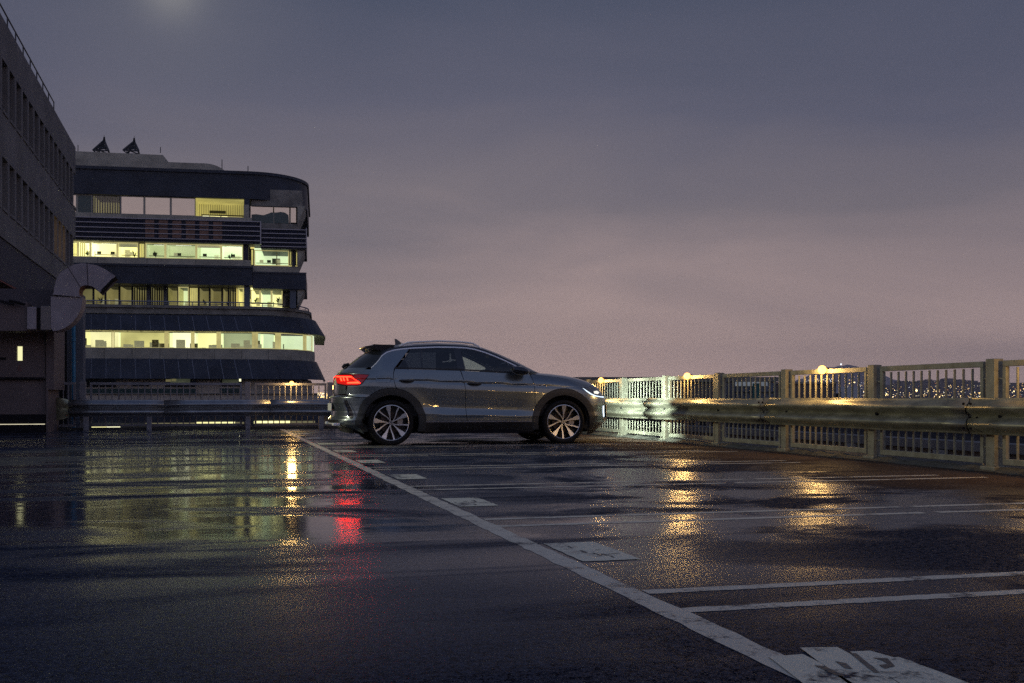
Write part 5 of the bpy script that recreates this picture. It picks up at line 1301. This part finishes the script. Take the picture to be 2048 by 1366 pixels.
# columns carrying it beyond the deck
def colpx(name, x0, x1, v, d, z1, m_, label):
    q = MB(); q.box(u_at(x0, v), u_at(x1, v), v, v+d, -14, z1); return tag(q.build(name, m_, None), label, 'column')
colpx('concrete_column', 134, 166, 26.6, .5, 3.05, COLM, 'grey-blue concrete column beside the blue pipe, behind the far railing')
colpx('concrete_column', 104, 133.5, 28.5, .8, 3.0, DARK, 'near-black recessed column between the door wall and the blue pipe')
q = MB(); xp = u_at(147, 26.45); q.tube([(xp, 26.45, -14), (xp, 26.45, 3.0)], .045, 10); q.tube([(xp, 26.45, 1.98), (xp, 26.45, 2.04)], .055, 10)
tag(q.build('drain_pipe', BLUEP, None, smooth=True), 'blue vertical drain pipe on the grey column left of the office block', 'pipe')
# door block
DV = 23.6
db = thing('door_block', 'low brown-grey plant room wall with a big sliding door at the left edge', 'building')
uR = u_at(108, DV); uD = u_at(90, DV)
uL = u_at(96, DV); q = MB(); q.box(uD+.02, uL, DV, DV+1.6, 0, .86); q.build('wall', DOORP, db)
q = MB(); q.box(uD+.02, uR, DV+.001, DV+1.6, .861, 2.20); q.build('wall', DOORP, db)
q = MB(); q.box(-16, uD+.02, DV+.35, DV+1.6, 0, 2.20); q.build('wall', DOORP, db)
q = MB(); q.box(-16, uR-.001, DV-.12, DV+1.6, 2.205, 2.86); q.build('lintel', WALLB, db)
q = MB(); q.box(-16, uR, DV-.16, DV+.0, 2.17, 2.20); q.build('ledge', DARK, db)
zd = lambda y: H+(797-y)/F*Zof(-4.4, DV)
q = MB(); q.box(-16, uD, DV+.10, DV+.2, zd(846.5), zd(757)); q.build('door_leaf', DOORP, db)
q = MB()
for a, b, c_, d in ((-16, u_at(32.5, DV), zd(757), 2.17), (u_at(44, DV), uD, zd(757), 2.17), (u_at(32.5, DV), u_at(44, DV), zd(757), zd(720.5)), (u_at(32.5, DV), u_at(44, DV), zd(691), 2.17)): q.box(a, b, DV+.06, DV+.16, c_, d)
q.build('door_leaf', DOORP, db)
q = MB(); q.box(u_at(33.3, DV), u_at(43.3, DV), DV+.12, DV+.14, zd(720.4), zd(691.5)); q.build('slit_window', lit('slit_light', (1, .97, .52), .95, .05), db)
q = MB(); q.box(-16, uD-.03, DV+.0, DV+.06, zd(758.5), zd(754)); q.build('door_rail', DARK, db, bevel=.01)
q = MB(); q.box(-16, uD, DV+.05, DV+.099, zd(846.5), zd(829)); q.build('kick_plate', DARK, db)
q = MB(); q.box(-16, uD-.005, DV+.02, DV+.03, zd(849.6), zd(848.3)); q.build('light_gap', lit('gap_light', (1, .9, .62), .75, .2, 3), db)
q = MB(); q.box(-16, uD, DV-.35, DV+.3, 0, zd(850)); q.build('threshold', DARK, db)
q = MB(); x0, x1 = u_at(-2, DV), u_at(11, DV); q.box(x0, x1, DV+.045, DV+.059, zd(719), zd(714)); q.build('faded_sign', DARK, db)
def text(name, s_, size, loc, m_, par, rot=(PI/2, 0, 0)):
    cu = bpy.data.curves.new(name, 'FONT'); cu.body = s_; cu.size = size; cu.extrude = .002; cu.align_x = 'CENTER'; cu.align_y = 'CENTER'
    o = bpy.data.objects.new(name, cu); link(o); me = bpy.data.meshes.new_from_object(o); bpy.data.objects.remove(o)
    o = bpy.data.objects.new(name, me); link(o); me.materials.clear(); me.materials.append(m_); o.location = loc; o.rotation_euler = rot; o.parent = par; return o
text('door_number', '6', .19, (u_at(38.5, DV), DV+.055, zd(736)), mat('faded_red_paint', (.20, .10, .10), .8, noise=.4, nscale=20), db)

# duct --------------------------------------------------------------
du = thing('ventilation_duct', 'big rectangular sheet-metal duct curving up and over beside the plant room', 'duct')
ZD_ = 24.2
def dp(x, y, dep=0):
    v_ = DV-.80; u_ = u_at(x, v_); return (u_, v_+dep, H+(797-y)/F*Zof(u_, v_))
def duct_seg(name, outer, inner, m_=DUCT, dep=.62):
    q = MB(); n = len(outer); v = []
    for (a, b) in zip(outer, inner): v += [dp(*a), dp(*b), dp(*a, dep), dp(*b, dep)]
    f = []
    for i in range(n-1):
        k = 4*i; f += [(k, k+4, k+5, k+1), (k+2, k+3, k+7, k+6), (k, k+2, k+6, k+4)]
    q.add(v, f, 0); q.add([v[4*i+j] for i in range(n) for j in (1, 3)], [(2*i, 2*i+2, 2*i+3, 2*i+1) for i in range(n-1)], 1)
    return q.build(name, [m_, DUCTI], du)
def arcp(cx, cy, rx, ry, a0, a1, n): return [(cx+rx*math.cos(math.radians(a0+(a1-a0)*i/n)), cy-ry*math.sin(math.radians(a0+(a1-a0)*i/n))) for i in range(n+1)]
lowo = arcp(104, 594, 61, 68, 0, -88, 14); duct_seg('lower_elbow', lowo, [(101.5, 593)]*7+[(101.5, 600+8*i) for i in range(8)])
q = MB(); pts = [(106, 589.5), (162, 594.5), (162, 592), (106, 587)]
v = [dp(x, y, -.04) for x, y in pts]+[dp(x, y, .66) for x, y in pts]; q.add(v, [(0,1,2,3),(4,7,6,5),(0,4,5,1),(1,5,6,2),(2,6,7,3),(3,7,4,0)]); q.build('flange', DUCT, du)
oA = [(107, 588), (108.5, 574), (113, 558), (121, 545), (136, 535)]; iA = [(159, 592), (158.5, 588), (158, 583), (159, 578), (161, 574.5)]
oB = [(136, 535), (148, 529), (163, 526.5), (174, 527)]; iB = [(161, 574.5), (164, 572), (170, 570.5), (176, 570.5)]
oC = [(174, 527), (195, 531), (213, 540), (226, 549)]; iC = [(176, 570.5), (184, 572.5), (190, 576.5), (196, 581.5)]
for a, b in ((oA, iA), (oB, iB), (oC, iC)): duct_seg('upper_bend', a, b)
q = MB(); pts = [(225, 547.5), (231, 553), (199.5, 585.5), (194.5, 580)]
v = [dp(x, y, -.03) for x, y in pts]+[dp(x, y, .65) for x, y in pts]; q.add(v, [(0,1,2,3),(4,7,6,5),(0,4,5,1),(2,6,7,3),(3,7,4,0)], 0); q.add([dp(228,551.5,.0), dp(198,583,.0), dp(198,583,.62), dp(228,551.5,.62)], [(0,1,2,3)], 1); q.build('outlet_frame', [DUCT, DARK], du)
q = MB(); pts = [(202, 580.5), (226, 556), (229, 558.5), (204.5, 583.5)]; q.add([dp(x, y, -.034) for x, y in pts], [(0,1,2,3)]); q.build('outlet_mesh', DARK, du)
for (o_, i_) in ((oB[0], iB[0]), (oC[0], iC[0])):
    q = MB(); (x0, y0), (x1, y1) = o_, i_; q.add([dp(x0-.6, y0-.4, -.006), dp(x0+.6, y0-.4, -.006), dp(x1+.6, y1, -.006), dp(x1-.6, y1, -.006)], [(0,1,2,3)]); q.build('duct_seam', DARK, du)
def dbox(name, x0, x1, y0, y1, m_, d0_=0, d1_=.62):
    q = MB(); v = [dp(x, y, d) for d in (d0_, d1_) for x, y in ((x0, y1), (x1, y1), (x1, y0), (x0, y0))]
    q.add(v, [(0,1,2,3),(4,7,6,5),(0,4,5,1),(1,5,6,2),(2,6,7,3),(3,7,4,0)]); return q.build(name, m_, du, bevel=.012)
dbox('horizontal_duct', 81, 101, 612, 660, WALLD); dbox('duct_collar', 54.5, 73, 614, 659, DUCT, -.04, .6); dbox('horizontal_duct', -40, 54, 604, 662, DOORP, .02, .6); dbox('duct_throat', 73.2, 80.8, 615, 658, DARK, .03, .6)
q = MB()
for x in (8, 30): q.tube([dp(x-10, 602, -.1), dp(x+22, 610, -.1)], .03, 6)
q.build('conduit', DARK, du)

# ================================================================== BEYOND THE RIGHT RAILING
def nb_box(name, label, cat, u0, u1, v0_, v1, z0, z1, m_, group=None, par=None):
    q = MB(); q.box(u0, u1, v0_, v1, z0, z1); o = q.build(name, m_, par)
    if par is None: tag(o, label, cat, group)
    return o
nb = thing('neighbour_building', 'long low flat roof with a pale ledge and brown wall, seen beneath the crash barrier', 'building')
nb_box('ledge', '', '', 18, 18.6, 4, 70, -.62, -.40, mat('pale_ledge', (.24, .23, .22), .9, spec=.05, noise=.3, nscale=1), par=nb)
nb_box('wall', '', '', 18.1, 18.5, 4, 70, -6, -.63, mat('brown_wall', (.17, .13, .10), .9, noise=.4, nscale=1), par=nb)
nb_box('roof', '', '', 18.62, 46, 4, 70, -.85, -.70, DARK, par=nb)
for k in range(10):
    nb_box('wall_pier', '', '', 18.0, 18.09, 24+k*4.1, 24.5+k*4.1, -4, -.64, mat('pier_grey', (.30, .30, .28), .9) if k == 0 else MATS['pier_grey'], par=nb)
for k in range(12):
    nb_box('wall_opening', '', '', 18.05, 18.095, 25.2+k*3.4, 27+k*3.4, -1.6, -.85, DARK, par=nb)
nb2 = thing('brick_parapet', 'low orange-brown brick wall glimpsed behind the railing under the barrier', 'wall')
nb_box('wall_run', '', '', 30, 30.5, 34, 100, -1.6, .15, mat('orange_brick', (.36, .17, .10), .9, noise=.4, nscale=3), par=nb2)
nb_box('coping', '', '', 29.9, 30.6, 34, 100, .152, .25, CONC, par=nb2)
def farbox(name, label, cat, x0, x1, y0, y1, Z, dep, m_, group=None, wins=0, wm=None):
    T_ = thing(name, label, cat, tuple(pxw((x0+x1)/2, 797, Z)), group); T_.location.z = -14; T_.rotation_euler = (0, 0, -YAW)
    w = (x1-x0)/F*Z; z1 = H+(797-y0)/F*Z+14; z0 = 0 if y1 is None else H+(797-y1)/F*Z+14
    q = MB(); q.box(-w/2, w/2, 0, dep, z0, z1); q.build('wall', m_, T_)
    q = MB(); q.box(-w/2-.1, w/2+.1, -.15, dep+.1, z1+.003, z1+.25); q.build('roof_edge', CONC if m_ is not NAVY else NAVY, T_)
    for k in range(wins):
        q = MB(); a = -w/2+w*(k+.25)/wins; q.box(a, a+w/wins*.5, -.06, -.005, z1-2.2, z1-1.0); q.build('window', wm or DKGL, T_)
    return T_, w, z0, z1
WH = mat('warehouse_sheeting', (.06, .075, .07), .7, noise=.3, nscale=.5); WH2 = mat('blue_grey_container', (.16, .20, .27), .6, noise=.2, nscale=.6); BRN = mat('far_brown_wall', (.17, .14, .13), .9, noise=.3)
farbox('warehouse', 'dark green-grey warehouse behind the railing panels next to the car bonnet', 'warehouse', 1150, 1320, 766, None, 46, 12, WH, wins=6)
farbox('warehouse', 'brown-grey low block behind the railing left of the container stack', 'warehouse', 1325, 1440, 764, None, 55, 12, BRN, wins=5)
cs_, w, z0, z1 = farbox('container_stack', 'pale blue-grey container block with a white roof light, behind the railing', 'container', 1466, 1552, 763, None, 60, 6, WH2)
for k in range(6):
    q = MB(); q.box(-w/2, w/2, -.10, -.01, z1-.6-.5*k, z1-.55-.5*k); q.build('seam', MULL, cs_)
for k in range(9):
    q = MB(); a = -w/2+w*(k+.5)/9; q.box(a, a+.04, -.06, -.011, z0, z1-.3); q.build('rib', MULL, cs_)
q = MB(); q.box(-w/2+1.05, -w/2+1.45, -.18, -.12, z1-1.6, z1-.1); q.build('green_hatch', mat('teal_hatch', (.01, .12, .12), .6), cs_)
q = MB(); q.box(-w/2+.1, w/2-.5, -.14, -.105, z1-.25, z1-.02); q.build('roof_light', lit('roof_light', (.85, .95, 1), .10, .2), cs_)
farbox('warehouse', 'plain brown-grey building behind the brightest railing lamp', 'warehouse', 1560, 1672, 768, None, 120, 20, BRN, wins=0)
truck = thing('lorry', 'white box lorry parked below, seen between railing bars right of the big lamp', 'lorry', tuple(pxw(1698, 797, 140))); truck.location.z = -1.2; truck.rotation_euler = (0, 0, -YAW)
WT = mat('lorry_white', (.55, .58, .62), .6, noise=.15)
q = MB(); q.box(-1.0, 1.6, 0, 6, 1.2, 3.35); q.build('cargo_box', WT, truck, bevel=.04)
q = MB(); q.add([(-2.3,0,.9),(-1.05,0,.9),(-1.05,0,2.8),(-1.5,0,2.8),(-2.2,0,2.0),(-2.3,2.2,.9),(-1.05,2.2,.9),(-1.05,2.2,2.8),(-1.5,2.2,2.8),(-2.2,2.2,2.0)], [(0,1,2,3,4),(9,8,7,6,5),(0,5,6,1),(2,7,8,3),(3,8,9,4),(4,9,5,0)]); q.build('cab', WT, truck)
q = MB(); q.box(-2.0, -1.25, -.02, -.005, 2.0, 2.55); q.build('cab_window', DKGL, truck)
for x in (-1.7, .9):
    q = MB(); q.lathe([(.001,-.05),(.5,-.05),(.5,.25),(.001,.25)], x, .05, .5, n=16); q.build('wheel', RUB, truck)
# land: a hill and the town slope
HILLM = mat('far_hillside', (.34, .30, .32), 1, noise=.3, nscale=.004)
def ridge(name, Z0, prof, dep, m_):
    v = []; n = len(prof)
    for x, y in prof:
        p = pxw(x, y, Z0+dep*.5); b = pxw(x, 797, Z0); c_ = pxw(x, 797, Z0+dep*1.6); v += [(b.x, b.y, -14), (p.x, p.y, p.z), (c_.x, c_.y, -14)]
    f = []
    for i in range(n-1): f += [(3*i, 3*i+3, 3*i+4, 3*i+1), (3*i+1, 3*i+4, 3*i+5, 3*i+2)]
    return struct(MB().add(v, f).build(name, m_, None, smooth=True))
def prof(f, x0, x1, st): 
    out = []; x = x0
    while x <= x1: out.append((x, f(x))); x += st
    return out
fh = lambda x: 790-59*math.exp(-((x-1690)/115)**2)-6*math.exp(-((x-1850)/40)**2)-18*math.exp(-((x-2000)/160)**2)+1.2*math.sin(x*.11)+.7*math.sin(x*.31)
ridge('hill', 1900, prof(fh, 1200, 2600, 9), 300, HILLM)
fs_ = lambda x: 797-32*(1/(1+math.exp(-(x-1740)/22)))-3*math.sin(x*.021)-1.5*math.sin(x*.07)
ridge('town_slope', 1150, prof(fs_, 1640, 2600, 9), 300, mat('town_slope_dark', (.035, .035, .045), 1, noise=.4, nscale=.01))
fl = lambda x: 790+1.5*math.sin(x*.05)
ridge('distant_land', 2000, prof(fl, -900, 1400, 20), 300, HILLM)
# houses and lamps of the town, too many to count
hs = MB(); random.seed(11)
for k in range(500):
    x = random.uniform(1700, 2080); y = random.uniform(fs_(x)+1, 797) ; p = pxw(x, y, 1100+(797-y)*5); w = random.uniform(2.5, 5); h_ = random.uniform(2, 4)
    hs.box(p.x-w, p.x+w, p.y-w, p.y+w, p.z-2, p.z+h_)
stuff(hs.build('town_houses', mat('town_house_wall', (.16, .15, .16), .95, noise=.3, nscale=.02)))
cols = [((1, .62, .22), 3.4), ((1, .85, .55), 3), ((.9, .95, 1), 2.6), ((1, .38, .15), 2.2), ((1, .70, .30), 5)]
lm = [emis('town_lamp_%s' % n_, c_, s_) for n_, (c_, s_) in zip(('orange', 'warm', 'white', 'red', 'bright'), cols)]
def ico(mb_, p, r, mi): mb_.add([(p[0], p[1], p[2]+r), (p[0]+r, p[1], p[2]), (p[0], p[1]+r, p[2]), (p[0]-r, p[1], p[2]), (p[0], p[1]-r, p[2]), (p[0], p[1], p[2]-r)], [(0,1,2),(0,2,3),(0,3,4),(0,4,1),(5,2,1),(5,3,2),(5,4,3),(5,1,4)], mi)
cl = MB()
for k in range(520):
    x = random.uniform(1690, 2075) if k % 5 else random.uniform(1690, 1760); y = 796-abs(random.gauss(0, 1))*15
    if y < 750: continue
    p = pxw(x, y, 1040); mi = random.choices(range(5), (7, 5, 1, 1, 2))[0]
    ico(cl, p, random.uniform(.15, .38) if mi < 4 else random.uniform(.35, .7), mi)
for k in range(60):
    x = random.uniform(628, 662); y = random.uniform(786, 796); ico(cl, pxw(x, y, 1200), random.uniform(.45, .8), random.choice((0, 0, 1, 4)))
for k in range(26):
    x = random.uniform(1605, 1690); y = random.uniform(757, 764); ico(cl, pxw(x, y, 1900), random.uniform(.5, .9), random.choice((0, 1, 2)))
stuff(cl.build('town_lights', lm))
for i, (x, y, Z, r, c_, lb_) in enumerate(((1682, 728.5, 2050, 2.0, 2, 'white beacon light on the top of the hill'), (1717, 794, 420, .55, 4, 'bright yellow street light low between the railing bars'), (1694, 781, 500, .4, 4, 'yellow street light left of the others beside the lorry'), (1718, 779, 600, .6, 4, 'yellow street light behind the lorry'), (1833, 781, 900, 1.1, 4, 'brightest orange street light in the town view'), (1876, 789, 700, .55, 4, 'tall pale yellow lit sign post in the town view'))):
    t = MB(); p = pxw(x, y, Z); ico(t, (0, 0, 0), r, 0); o = t.build('street_light', lm[c_]); o.location = p; tag(o, lb_, 'light')

# air: one closed box of thin haze round everything
# flat-topped mountain behind the camera; glass and paintwork mirror it
v = []; rnd = random.Random(4); n = 90
for i in range(n+1):
    az_ = math.radians(-28+ (236)*i/n)+YAW*0; dx, dy = -math.cos(az_), -math.sin(az_)
    rel = abs(((math.degrees(az_)-90+15.2)+180) % 360-180)
    e_ = 9.4 if rel < 26 else max(3.0, 9.4-(rel-26)*.16); e_ += .5*math.sin(i*.9)+.25*math.sin(i*2.3)+rnd.uniform(-.12, .12)
    if rel > 60: e_ = max(2.2, e_)
    R_ = 760; top = H+R_*math.tan(math.radians(e_))
    v += [(dx*R_*.72, dy*R_*.72, -14), (dx*R_*.92, dy*R_*.92, top*.72), (dx*R_, dy*R_, top)]
struct(MB().add(v, [(3*i+j, 3*i+3+j, 3*i+4+j, 3*i+1+j) for i in range(n) for j in (0, 1)]).build('mountain', mat('mountain_scrub', (.06, .06, .055), 1, noise=.4, nscale=.01), None, smooth=True))
q = MB(); q.box(-2600, 3000, -900, 2900, -15, 145); hz = q.build('haze', None or bpy.data.materials.new('haze_air'), None); stuff(hz)
hm = hz.data.materials[0]; hm.use_nodes = True; ht = hm.node_tree; ht.nodes.clear()
ho = ht.nodes.new('ShaderNodeOutputMaterial'); hv = ht.nodes.new('ShaderNodeVolumePrincipled'); hv.inputs['Density'].default_value = .00025
hv.inputs['Color'].default_value = (.95, .93, .96, 1); hv.inputs['Anisotropy'].default_value = .2; ht.links.new(hv.outputs[0], ho.inputs['Volume'])
# far and large emitters are found by the rays that hit them; the lamps get the light sampling
for m_ in bpy.data.materials:
    if not m_.name.startswith(('tail_', 'sodium', 'daylight', 'projector')): m_.cycles.emission_sampling = 'NONE'
